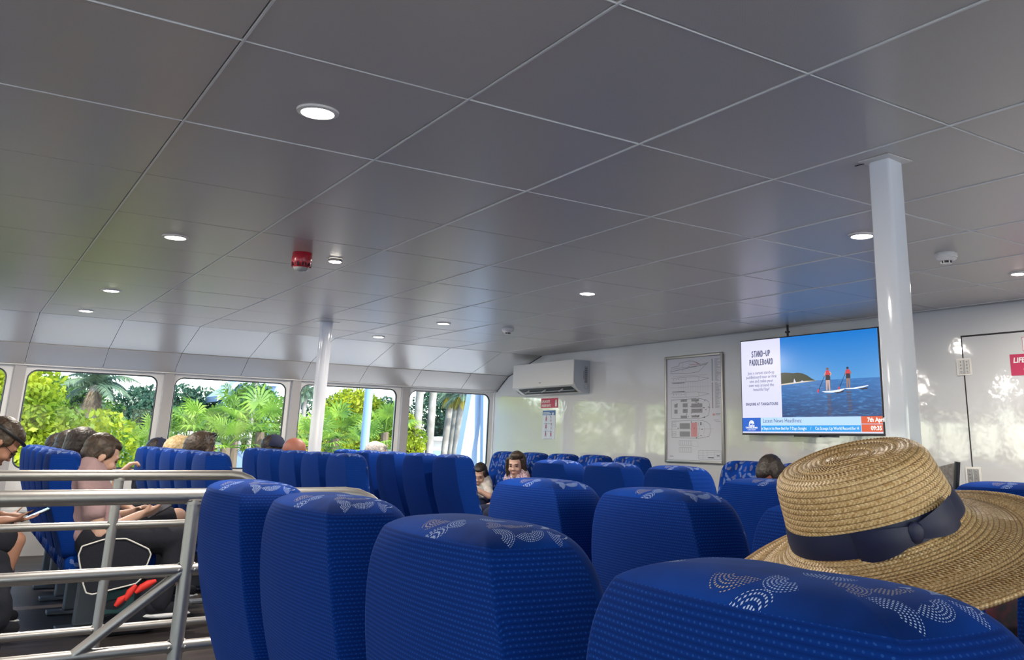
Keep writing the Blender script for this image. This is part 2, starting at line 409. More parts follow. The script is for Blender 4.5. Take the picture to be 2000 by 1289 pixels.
def rounded(x0, z0, x1, z1, r, n=6):
    out = []
    for cx, cz, a0 in ((x1-r, z1-r, 0), (x0+r, z1-r, 90), (x0+r, z0+r, 180), (x1-r, z0+r, 270)):
        out.append([(cx+r*math.cos(math.radians(a0+90*i/n)), cz+r*math.sin(math.radians(a0+90*i/n))) for i in range(n+1)])
    return out
def side_wall(side):
    """flat lining with round-cornered openings; local a along ship, z up"""
    b = MB(); y = YW if side == 'left' else YR-.88
    sg = 1 if side == 'left' else -1
    pit = 1.093; k0 = -6; wi = []
    ztop = .512; zlo = -.60
    for k in range(k0, 4):
        a0 = .41+pit*k; a1 = 1.37+pit*k; L = .355+pit*k; Rr = L+pit
        if k == 3: Rr = 4.75; a0 = 3.69; a1 = 4.605
        lo, hi = -.285, .482
        arcs = rounded(a0, lo, a1, hi, .075); outer = [(Rr, ztop), (L, ztop), (L, zlo), (Rr, zlo)]
        def pt(a, z, o=0): return P(a, y+sg*o, z)
        for c in range(4):
            A = arcs[c]; C2 = arcs[(c+1) % 4]
            for i in range(len(A)-1): b.add([pt(*outer[c]), pt(*A[i+1]), pt(*A[i])], [(0, 1, 2)], M_WPAINT)
            b.add([pt(*outer[c]), pt(*outer[(c+1) % 4]), pt(*C2[0]), pt(*A[-1])], [(0, 1, 2, 3)], M_WPAINT)
        loop = [p for A in arcs for p in A]; n = len(loop)
        for i in range(n):
            p, q = loop[i], loop[(i+1) % n]; b.add([pt(*p), pt(*q), pt(*q, .05), pt(*p, .05)], [(0, 1, 2, 3)], M_WPAINT)
        wi.append((a0, lo, a1, hi, loop))
    # lower lining and header
    b.box(P(XB, y, ZF), P(4.85, y+sg*.03, zlo), M_SILL); b.box(P(XB, y-sg*.02, zlo-.01), P(4.85, y, zlo+.012), M_WPAINT)
    b.box(P(XB, y-sg*.06, ztop-.004), P(4.85, y+sg*.05, ztop+.014), M_WPAINT)
    b.box(P(XB, y+sg*.02, ztop), P(4.85, y+sg*.06, ZC+.03), M_DARK)
    # grey pillars between the windows
    for k in range(k0, 4):
        xm = .355+pit*k
        b.box(P(xm-.038, y-sg*.045, zlo), P(xm+.040, y, ztop), M_PILLAR)
    b.box(P(4.64, y-sg*.03, zlo), P(4.7, y, ztop), M_WPAINT)
    struct(b.build('wall_'+side))
    for a0, lo, a1, hi, loop in wi:
        global WN; WN += 1
        root = empty('window_%d' % WN, P((a0+a1)/2, y, (lo+hi)/2)); root['kind'] = 'structure'; base = root.location.copy()
        g = MB(); pts = [P(a, y+sg*.012, z)-base for a, z in loop]
        g.tube(pts, .0135, M_BLACK, n=6, closed=True); g.build('rubber_gasket', root)
        q = MB(); q.add([P(a, y+sg*.02, z)-base for a, z in loop], [tuple(range(len(loop)))], M_GLASS); q.build('window_pane', root)
WN = 0
side_wall('left'); side_wall('right')
# front bulkhead (very slightly skew), the rear bulkhead with a band of windows
WX = Vector((.031, -1, 0)).normalized(); WZ = Vector((-1, -.031, 0)).normalized()
def wallM(y, z, off=0., X=None):         # local frame on the bulkhead: x right, y up, z into the cabin
    o = P(wallx(y) if X is None else X, y, z) + WZ*off
    return Matrix(((WX.x, 0, WZ.x, o.x), (WX.y, 0, WZ.y, o.y), (WX.z, 1, WZ.z, o.z), (0, 0, 0, 1)))
b = MB(); yt = YR-.9; yl = 8.46
A, B = P(wallx(yl), yl, ZF), P(wallx(yt), yt, ZF); h = Vector((0, 0, K*(ZC-ZF)+.015)); t = Vector((.06, 0, 0))
b.add([A, B, B+h, A+h, A+t, B+t, B+h+t, A+h+t], [(0,1,2,3), (4,7,6,5), (0,4,5,1), (3,2,6,7), (0,3,7,4), (1,5,6,2)], M_WHITE)
struct(b.build('wall_front'))
b = MB()
for y0 in [YR-.88+1.2*i for i in range(9)]:
    y1 = min(y0+1.2, 8.44)
    b.box(P(XB-.05, y0, ZF), P(XB, y1, -.45), M_WPAINT); b.box(P(XB-.05, y0, .5), P(XB, y1, ZC+.01), M_WPAINT); b.box(P(XB-.05, y0, -.45), P(XB, y0+.1, .5), M_WPAINT)
struct(b.build('wall_rear'))
# black cove where the bulkhead meets the ceiling and the corner
b = MB(); b.box((-.004, 0, 0), (K*.006, K*.006, .004), M_DARK, wallM(7.4, ZC))
def strip(y0, z0, y1, z1, wd, m, name):
    q = MB(); M = wallM(y0, z0); q.line((0, 0), (K*(y0-y1)*1.0005, K*(z1-z0)), wd, .002, m); q.box((0,-.001,0),(.001,.001,.002), m); o = q.build(name, matrix=M); return struct(o)
strip(7.50, ZC-.004, -2.4, ZC-.004, .008, M_PILLAR, 'trim_1')
strip(8.34, .505, 8.12, .655, .012, M_BLACK, 'trim_2'); strip(8.12, .655, 7.5, .832, .012, M_BLACK, 'trim_3')

# door in the bulkhead
DM = wallM(3.015, -.0)
def dl(y, z): return ((3.015-y)*K*1.0005, z*K)       # survey -> door local
b = MB(); zb_, zt_ = (ZF+.06)*K, .655*K; W = .92
b.rect(-.012, zb_, 0, zt_+.010, .0015, M_DARK); b.rect(-.012, zt_, W+.012, zt_+.012, .0015, M_DARK); b.rect(W, zb_, W+.012, zt_, .0015, M_DARK)
gap = b.build('door_gap', matrix=DM)
b = MB(); b.box((0, zb_, 0), (W, zt_, .006), M_WHITE)
door = b.build('door_1', matrix=DM); struct(door)
gap.parent = door; gap.matrix_parent_inverse = Matrix(); gap.matrix_local = Matrix()
for zc in (.482, -.135):
    b = MB(); zz = zc*K
    b.box((-.055, zz-.058, .0062), (.055, zz+.058, .010), M_LRING, bev=.0015)
    b.box((-.040, zz-.046, .010), (-.005, zz+.046, .014), M_STEEL, bev=.001); b.box((.006, zz-.046, .010), (.041, zz+.046, .014), M_STEEL, bev=.001)
    b.tube([(0, zz-.046, .013), (0, zz+.046, .013)], .006, M_STEEL, n=10)
    for sx in (-.022, .023):
        for q in (-.034, -.011, .011, .034): b.ell((sx, zz+q, .0145), (.0055, .0055, .003), M_STEEL, sub=1)
    b.build('door_hinge', door)

# unseen overhang slab, added to cut daylight through the far side windows
b = MB(); b.box(P(XB, YR-1.9, ZC+.06), P(4.9, YR-.95, ZC+.14), M_WPAINT); struct(b.build('added_shade_slab'))
# ------------------------------------------------------------------ passenger seats
# z (from eye), xb, xf, half width back, half width front   (survey units, x from the back panel plane)
BP = [(-.600,.118,.225,.178,.192), (-.545,.110,.225,.19,.203), (-.43,.064,.200,.190,.202), (-.33,.028,.165,.187,.194), (-.24,.008,.150,.182,.188), (-.17,.000,.144,.169,.177),
      (-.130,-.001,.136,.154,.163), (-.104,.004,.124,.134,.142), (-.0925,.016,.106,.108,.116), (-.088,.034,.086,.078,.085)]
ZS = 1.0
def backrest_mesh():
    b = MB(); rings = []
    for z, xb, xf, wb, wf in BP:
        dx = xf-xb; r = []
        for t in (-1, -.94, -.5, 0, .5, .94, 1):           # back panel, slightly crowned
            r.append((xb-.012*(1-t*t)*min(1, dx/.12), wb*t))
        r.append((xb+dx*.10, wb+(wf-wb)*.25+.002)); r.append((xb+dx*.5, wb+(wf-wb)*.75+.006)); r.append((xb+dx*.85, wf+.002))
        for t in (.90, .5, 0, -.5, -.90): r.append((xf+(.012 if abs(t) < .9 else .002)-(.018 if t == 0 else 0), wf*t))
        r.append((xb+dx*.85, -wf-.002)); r.append((xb+dx*.5, -(wb+(wf-wb)*.75)-.006)); r.append((xb+dx*.10, -(wb+(wf-wb)*.25)-.002))
        rings.append([(K*x, K*y, H+K*z) for x, y in r])
    n = len(rings[0]); vs = [v for r in rings for v in r]; fs = []; mk = []
    for i in range(len(rings)-1):
        for j in range(n):
            j2 = (j+1) % n; fs.append((i*n+j, i*n+j2, (i+1)*n+j2, (i+1)*n+j))
            top = i >= 7
            mk.append(1 if top or 9 <= j <= 14 else 0)
    o = (len(rings)-1)*n; zc = H+K*-.0865
    c = len(vs); vs.append((K*.064, 0, zc))
    for j in range(n): fs.append((o+j, o+(j+1) % n, c)); mk.append(1)
    fs.append(tuple(range(n))[::-1]); mk.append(0)
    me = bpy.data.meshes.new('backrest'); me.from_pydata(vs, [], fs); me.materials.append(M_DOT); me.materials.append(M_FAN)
    me.polygons.foreach_set('material_index', mk)
    uv = me.uv_layers.new(name='UVMap')
    for p in me.polygons:
        p.use_smooth = True; nn = p.normal; ax = max(range(3), key=lambda k: abs(nn[k]))
        j = p.index % n if p.index < (len(rings)-1)*n else -1
        i = p.index//n
        for li in p.loop_indices:
            v = me.vertices[me.loops[li].vertex_index].co
            if mk[p.index] and i >= 7 and not (9 <= j <= 14): uv.data[li].uv = (v.y+.31, v.x*1.15-v.z*.9+.17)      # top band flows over the edge
            elif j in (0, 1, 2, 3, 4, 5): uv.data[li].uv = (v.y, v.z)
            elif 9 <= j <= 14: uv.data[li].uv = (v.y+.31, v.z+.5)
            else: uv.data[li].uv = (v.x, v.z)
    b2 = bmesh.new(); b2.from_mesh(me); bmesh.ops.recalc_face_normals(b2, faces=b2.faces)
    cr = b2.edges.layers.float.new('crease_edge')
    for e in b2.edges:
        i0, i1 = sorted(v.index for v in e.verts)
        if i1-i0 == n and (i0 % n) in (0, 6): e[cr] = .75
        if i0//n == 7 and i1//n == 7 and i0 < len(rings)*n and ((i0 % n) <= 6 and (i1 % n) <= 6): e[cr] = .45
    b2.to_mesh(me); b2.free()
    return me
BACK_ME = backrest_mesh()
def cushion_mb():
    b = MB(); zt = .43
    b.box((K*.13, -.235, zt-.13), (K*.13+.47, .235, zt), M_FAN, bev=.045)
    return b
def uvbox(o):
    me = o.data; uv = me.uv_layers.new(name='UVMap')
    for p in me.polygons:
        nn = p.normal; ax = max(range(3), key=lambda k: abs(nn[k])); p.use_smooth = True
        for li in p.loop_indices:
            v = me.vertices[me.loops[li].vertex_index].co
            uv.data[li].uv = ((v.y, v.z), (v.x, v.z), (v.x, v.y))[ax]
def make_seat():
    t = empty('passenger_seat', (0, 0, 0), 'x', 'seat')
    o = bpy.data.objects.new('backrest', BACK_ME); COL.objects.link(o); o.parent = t
    sb = o.modifiers.new('s', 'SUBSURF'); sb.levels = 2; sb.render_levels = 2
    # piping along the two back seams
    c = cushion_mb().build('seat_cushion', t); uvbox(c)
    q = MB(); q.box((K*.15, -.05, .0), (K*.15+.36, .05, .02), M_PED, bev=.006); q.box((.26, -.035, .02), (.42, .035, .30), M_PED, bev=.01); q.build('pedestal', t)
    return t
seat0 = make_seat(); used = [False]
def seat(X, Yc, label, group, flip=False):
    s = seat0 if not used[0] else copy_tree(seat0)
    used[0] = True
    s.location = (K*X, K*Yc, 0); s.rotation_euler = (0, 0, PI if flip else 0)
    s['label'] = label; s['group'] = group; s['category'] = 'seat'
    return s
ORD = ['first', 'second', 'third', 'fourth', 'fifth', 'sixth']
# seats in front of the photographer: two long rows and the shorter ones beyond
def row(X, left_edges, labels, group, hw=.155, flip=False):
    for e, l in zip(left_edges, labels): seat(X, e-hw, l, group, flip)
row(.457, [2.08, 1.60, 1.121, .637, .157], [
    'big blue seat back nearest the stair railing, in the closest row', 'big blue seat back, second from the stair railing in the closest row',
    'large blue seat back at the bottom centre with a speckled top, third from the railing', 'huge blue seat back along the bottom edge, in front of the straw hat',
    'blue seat beyond the right edge of the closest row'], 'seats in the closest row')
row(1.167, [2.095, 1.63, 1.15, .67], [
    'blue seat back with speckled top below the woman, in the second row', 'blue seat back just left of the straw hat in the second row',
    'blue seat of the second row hidden mostly by the straw hat', 'blue seat of the second row showing below the right of the hat brim'], 'seats in the second row')
row(1.877, [2.00, 1.463, 1.05], ['blue seat back in front of the dark haired passenger, partly behind the hat', 'blue seat hidden behind the straw hat crown in the third row', 'blue seat top at the far right edge above the hat brim'], 'seats in the third row')
row(2.59, [2.18, 1.70, 1.22], ['blue seat hidden behind the column and the hats in the fourth row', 'rounded blue seat top right of the hat crown, under the lower door hinge', 'blue seat at the right of the fourth row'], 'seats in the fourth row')
row(2.585, [4.20, 3.715, 3.235], ['leftmost of the three blue seat backs below the fire plan', 'middle of the three blue seat backs below the fire plan', 'rightmost of the three blue seat backs below the fire plan'], 'three seats below the fire plan')
WE = [5.42, 5.90, 6.38, 6.86, 7.34]
rows_w = ((-.33, 'left of the man at the left edge'), (.405, 'behind the man in the pink shirt'), (1.115, 'in front of the man in the pink shirt'), (1.877, 'left of the slim white column'), (2.60, 'beside the girl with the phone'))
for X, d in rows_w:
    for i, e in enumerate(WE if X != 1.877 else (5.42, 5.90, 6.38, 6.94, 7.35)):
        if X == 2.60: e += .04
        seat(X, e-.155, 'blue seat, %s from the aisle, row %s' % (ORD[i], d), 'window seats in the row '+d)
# seats with their backs to the bulkhead, facing aft
FR = [(7.27, 'patterned blue seat beside the girl, facing aft by the last window'), (6.79, 'patterned blue seat behind the woman, facing aft'), (6.33, 'patterned seat front right of the woman, facing aft'),
      (5.87, 'patterned seat front under the instruction notice, facing aft'), (5.40, 'patterned seat front under the left of the fire plan, facing aft'), (4.20, 'dark patterned seat left of the dark haired passenger, facing aft'), (3.72, 'seat of the dark haired passenger, facing aft'), (3.24, 'blue seat facing aft behind the hat crown')]
for y, l in FR: seat(4.25, y, l, 'seats along the front bulkhead', True)
# ------------------------------------------------------------------ fixtures on ceiling and walls
def down(x, y, label, real=True, r=.043):
    p = P(x, y, ZC); t = empty('ceiling_downlight', p, label, 'ceiling light', 'round ceiling downlights')
    b = MB(); b.lathe([(K*(r-.004), -.004), (K*r, -.009), (K*(r+.010), -.006), (K*(r+.012), .001)], M_LRING, n=36); b.build('trim_ring', t, smooth=50)
    b = MB(); b.lathe([(K*(r-.002), -.006), (K*(r-.008), -.0095), (K*r*.5, -.0115), (.001, -.012)], M_LAMP, n=36); b.build('diffuser', t, smooth=80)
    l = bpy.data.lights.new('lamp', 'AREA'); l.shape = 'DISK'; l.size = K*r*1.2; l.energy = LAMPW; l.color = (1, .92, .82)
    lo = bpy.data.objects.new('lamp', l); COL.objects.link(lo); lo.parent = t; lo.location = (0, 0, -.0145)
    return t
LAMPW = 14
down(.652, 2.208, 'large bright round downlight nearest the camera, upper left')
down(.656, 4.107, 'bright round downlight second from the camera in the left line')
down(.644, 5.970, 'small round downlight third in the left line')
down(.629, 7.118, 'small round downlight closest to the windows in the left line')
down(2.830, 5.927, 'small round downlight right of the slim column top, the nearer of two')
down(2.806, 7.117, 'small round downlight right of the slim column, nearest the sloping panels')
down(2.851, 4.104, 'round downlight in the middle of the ceiling above the air conditioner')
down(2.870, 2.199, 'bright round downlight touching the big white column')
down(4.069, 2.222, 'round downlight at the right edge beside the smoke detector', r=.035)
for x, y, l in ((-1.55, 2.2, 'over the row behind the camera'), (-1.55, 4.1, 'over the stairwell behind the camera'), (-1.55, 5.95, 'over the window seats behind the camera'),
    (-1.55, 7.12, 'by the windows behind the camera'), (-1.55, .3, 'behind and right of the camera'), (-3.7, 2.2, 'far aft over the centre seats'), (-3.7, 5.95, 'far aft over the window seats')):
    down(x, y, 'round ceiling downlight '+l)
# surface lamp beside the siren
p = P(1.376, 4.122, ZC); t = empty('surface_lamp', p, 'small silver rimmed surface lamp beside the red siren', 'ceiling light')
b = MB(); b.lathe([(.036, 0), (.038, -.004), (.038, -.012), (.034, -.016)], mat('silver_rim', (.6, .6, .6), rough=.25, metal=.8), n=32); b.build('rim', t, smooth=40)
b = MB(); b.lathe([(.034, -.015), (.028, -.019), (.002, -.020)], M_LAMP, n=32); b.build('diffuser', t)
# siren
p = P(1.205, 4.085, ZC); t = empty('alarm_siren', p, 'red domed fire alarm siren with a clear beacon on the ceiling', 'alarm siren')
b = MB(); b.lathe([(.001, 0), (.050, 0), (.052, -.008), (.052, -.020), (.0535, -.030), (.053, -.048), (.049, -.062)], M_RED, n=40); b.build('upper_body', t, smooth=40)
b = MB(); b.lathe([(.049, -.061), (.045, -.074), (.040, -.082), (.036, -.083)], M_RED, n=40)
for k in range(8):
    a = 2*PI*k/8; M = Matrix.Rotation(a, 4, 'Z')
    b.box((.040, -.011, -.076), (.0515, .011, -.058), M_DARK, M)
    b.box((.046, -.003, -.078), (.054, .003, -.054), M_RED, M)
b.build('sounder_ring', t, smooth=40)
b = MB(); b.lathe([(.041, -.082), (.038, -.090), (.028, -.098), (.014, -.102), (.001, -.103)], M_CLEAR, n=32); b.build('beacon_lens', t, smooth=60)
# smoke detectors
def smoke(x, y, label):
    t = empty('smoke_detector', P(x, y, ZC), label, 'smoke detector', 'white smoke detectors')
    b = MB(); b.lathe([(.001, 0), (.052, 0), (.054, -.004), (.053, -.020), (.050, -.024)], M_PLAST, n=36); b.build('base', t, smooth=40)
    b = MB(); b.lathe([(.048, -.024), (.049, -.028), (.040, -.036), (.030, -.041)], M_PLAST, n=36)
    for k in range(6): b.box((.022, -.0018, -.052), (.030, .0018, -.036), M_PLAST, Matrix.Rotation(PI*k/3, 4, 'Z'))
    b.lathe([(.024, -.050), (.022, -.055), (.012, -.057), (.001, -.057)], M_PLAST, n=28)
    b.build('sensor_head', t, smooth=40)
    b = MB(); b.lathe([(.024, -.036), (.024, -.052)], M_DARK, n=24); b.build('chamber', t)
smoke(3.331, 5.847, 'white smoke detector near the air conditioner end of the ceiling')
smoke(3.426, 2.187, 'white smoke detector right of the big column')

# columns
def column_r():
    x, y, a = 2.151, 1.549, .036
    t = empty('support_column', Vector((K*x, K*y, 0)), 'thick glossy white square column right of the television', 'column')
    b = MB(); hh = K*a*1.02
    b.box((-hh, -hh, 0), (hh, hh, H+K*ZC-.002), M_COLUMN, bev=.012); o = b.build('shaft', t, smooth=35); o.rotation_euler = (0, 0, math.radians(4))
    b = MB(); zt = H+K*ZC-.004
    b.box((-hh-.026, -hh-.022, zt), (hh+.022, hh+.016, zt+.003), M_LRING); b.box((-hh-.004, hh+.012, zt-.001), (-hh+.002, hh+.05, zt+.001), M_DARK); b.build('ceiling_collar', t)
column_r()
t = empty('support_column', Vector((K*2.16, K*6.53, 0)), 'slim glossy white column standing by the window seats', 'column')
b = MB(); b.tube([(0, 0, 0), (0, 0, H+K*ZC)], .0535, M_COLUMN, n=32); b.build('shaft', t, smooth=60)
b = MB(); b.box((-.085, -.085, H+K*ZC-.003), (.085, .085, H+K*ZC-.001), M_LRING); b.build('ceiling_collar', t)

# air conditioner
def aircon():
    M = wallM(7.21, .591); W = 1.03*K/2; t = empty('air_conditioner', None, 'white wall-mounted air conditioner with open flap above the signs', 'air conditioner', matrix=M)
    D = .19*K; h = .29*K/2
    def prof(xs, mb, m, pts):
        n = len(pts); vs = [(xs[0], y, z) for z, y in pts]+[(xs[1], y, z) for z, y in pts]
        mb.add(vs, [tuple(range(n))[::-1], tuple(n+i for i in range(n))]+[(i, (i+1) % n, n+(i+1) % n, n+i) for i in range(n)], m)
    shell = [(0.001, h), (D-.014, h), (D-.008, h-.008), (D-.010, -h*.55), (D-.03, -h*.62), (.10, -h*.93), (.075, -h), (.001, -h)]
    b = MB(); prof((-W+.008, W-.008), b, M_PLAST, shell); b.build('body', t)
    b = MB(); b.box((-W, -h*.55, D-.012), (W, h, D), M_PLAST, bev=.004)
    lx, ly = -.03, -h*.30
    b.disc((lx-.012, ly), .007, D+.0006, M_INK, n=16); b.text('LG', lx, ly-.006, .018, D+.0006, M_INK, bold=.0006)
    for dx, dy in ((0, 0), (.012, 0), (0, .016), (.012, .016), (0, .032)): b.rect(W-.16+dx, dy, W-.152+dx, dy+.01, D+.0006, M_SIGNW)
    b.build('front_panel', t)
    ends = [(0.001, h), (D-.014, h)] + [(D-.012-.0, h*.2), (D-.016, -h*.35), (D-.035, -h*.62), (D-.075, -h*.84), (D-.12, -h*.95), (.06, -h*1.02), (.001, -h*1.02)]
    for s in (-1, 1):
        b = MB(); prof((s*W-.009*(s > 0), s*W+.009*(s < 0)), b, M_ACSIDE, ends)
        if s > 0:
            x = W+.0008
            def q(z0, y0, z1, y1, m): b.add([(x, y0, z0), (x, y0, z1), (x, y1, z1), (x, y1, z0)], [(0, 1, 2, 3)], m)
            q(.035, -.07, .075, .105, mat('rating_plate', (.30, .31, .34)))
            for k in range(8): q(.04, -.06+.02*k, .07, -.052+.02*k, M_INK)
            q(.082, -.03, .088, .06, M_INK)
            b.tube([(x, -h*.62+.026*math.sin(a), .05+.026*math.cos(a)) for a in [2*PI*i/20 for i in range(20)]], .0008, M_INK, n=5, closed=True)
        b.build('end_cap', t)
    # outlet on the slanting underside
    M_VENT = mat('vent_interior', (.05, .06, .065), rough=.6)
    b = MB(); a = Vector((0, -h*.60, D-.022)); c = Vector((0, -h*.95, .095)); dn = (c-a).normalized(); nn = Vector((0, -dn.z, dn.y)).normalized()
    if nn.y > 0: nn = -nn
    def qp(x0, x1, t0, t1, off, m, mb=b):
        A = a+(c-a)*t0+nn*off; C_ = a+(c-a)*t1+nn*off
        mb.add([(x0, A.y, A.z), (x1, A.y, A.z), (x1, C_.y, C_.z), (x0, C_.y, C_.z)], [(0, 1, 2, 3)], m)
    qp(-W+.085, W-.075, .05, .97, .003, M_VENT); b.build('air_outlet', t)
    b = MB()
    for k in range(-1, 2): b.box((k*.33-.006, 0, 0), (k*.33+.006, .008, .06), M_PLAST, Matrix.Translation(a+(c-a)*.4+nn*.004) @ Matrix.Rotation(.5, 4, 'X'))
    b.build('hinge_arm', t)
    b = MB(); p0 = a+(c-a)*.55+nn*.012; b.box((-W+.09, -.003, 0), (W-.08, .003, .062), M_ACSIDE, Matrix.Translation(p0) @ Matrix.Rotation(math.radians(205), 4, 'X'), bev=.002); b.build('flap', t)
aircon()

# notices
def sign(name, y, z, w, h, back, label, cat, draw, off=.001):
    M = wallM(y, z, off); b = MB(); b.box((0, -h, 0), (w, 0, .002), back); draw(b, w, h); o = b.build(name, matrix=M); return tag(o, label, cat)
def d_life(b, w, h):
    b.text('LIFE JACKETS', .014, -h*.44, .036, .0026, M_SIGNW, shear=.15, sx=.78, bold=.001); b.text('UNDER SEATS', .014, -h*.86, .036, .0026, M_SIGNW, shear=.15, sx=.80, bold=.001)
    cx = w-.035; b.poly([(cx-.016, -h*.86), (cx+.016, -h*.86), (cx+.018, -h*.4), (cx+.010, -h*.2), (cx, -h*.14), (cx-.010, -h*.2), (cx-.018, -h*.4)], .0026, M_SIGNW)
    b.poly([(cx-.004, -h*.5), (cx+.004, -h*.5), (cx+.006, -h*.36), (cx, -h*.26), (cx-.006, -h*.36)], .003, M_DARK)
sign('life_jacket_sign', 7.485, .415, .335, .092*K, M_SIGNRED, 'crimson sign reading LIFE JACKETS UNDER SEATS below the air conditioner', 'sign', d_life)
def d_inst(b, w, h):
    b.rect(0, -h*.17, w, 0, .0024, M_SIGNBLUE)
    b.rect(.012, -.028, w*.55, -.022, .003, M_SIGNW); b.rect(.012, -.042, w*.66, -.035, .003, M_SIGNW)
    cx = w*.82; b.poly([(cx-.016, -.042), (cx+.016, -.042), (cx, -.018)], .003, M_SIGNW); b.rect(cx-.014, -.052, cx+.012, -.046, .003, M_SIGNW)
    for r_, (f1, f2) in enumerate(((.30, .66), (.30, .72), (.28, .70))):
        yy = -h*(.29+.265*r_)
        for f in (f1, f2):
            x = w*f; red = M_STRAP if not (r_ == 0 and f == f2 or r_ == 1 and f == f2) else M_SIGNW
            b.disc((x, yy+.026), .008, .0028, M_INK, n=12); b.poly([(x-.013, yy-.022), (x+.013, yy-.022), (x+.011, yy+.016), (x-.011, yy+.016)], .0028, M_INK)
            b.poly([(x-.010, yy-.018), (x+.010, yy-.018), (x+.008, yy+.012), (x-.008, yy+.012)], .0031, mat('notice_red', (.5, .06, .08)) if red is M_STRAP else M_PAPER)
            b.line((x-.01, yy-.022), (x-.016, yy-.038), .004, .0028, M_INK); b.line((x+.01, yy-.022), (x+.016, yy-.038), .004, .0028, M_INK)
        b.rect(w*.12, yy-.056, w*.8, yy-.052, .0028, M_INKL)
sign('life_jacket_notice', 7.45, .300, .252, .268*K, M_PAPER, 'tall pale notice with six life jacket drawings under the crimson sign', 'notice', d_inst)
def d_crew(b, w, h):
    for x0, y0, x1, y1 in ((0, -h, w, -h+.003), (0, -.003, w, 0), (0, -h, .003, 0), (w-.003, -h, w, 0)): b.rect(x0, y0, x1, y1, .0024, M_SIGNRED)
    b.text('CREW', .022, -h*.47, .036, .0026, M_SIGNRED, bold=.001); b.text('ONLY', .022, -h*.86, .036, .0026, M_SIGNRED, bold=.001)
sign('crew_only_sign', 2.655, .628, .17, .088*K*.9, M_SIGNW, 'small white sign beginning CR ON at the right edge of the door', 'sign', d_crew, .008)
def d_lj2(b, w, h):
    b.text('LIFE JACKETS', .02, -h*.40, .046, .0026, M_SIGNW, shear=.2, bold=.0015); b.text('STORED', .085, -h*.76, .046, .0026, M_SIGNW, shear=.2, bold=.0015)
    b.text('(UNDER SEATS)', .11, -h*.93, .016, .0026, mat('faint_pink', (.7, .4, .45)))
sign('life_jacket_sign', 2.735, .535, .40, .118*K, M_SIGNRED, 'crimson LIFE JACKETS sign on the door, cut by the right edge', 'sign', d_lj2, .008)
def d_blue(b, w, h): b.rect(.018, -h*.32, .06, -h*.24, .0026, M_SIGNW); b.rect(.018, -h*.5, .09, -h*.42, .0026, M_SIGNW)
sign('blue_notice', 2.632, .418, .20, .108*K, M_SKYBLUE, 'bright blue notice at the right edge under the crimson door sign', 'notice', d_blue, .008)
bulk = MB()

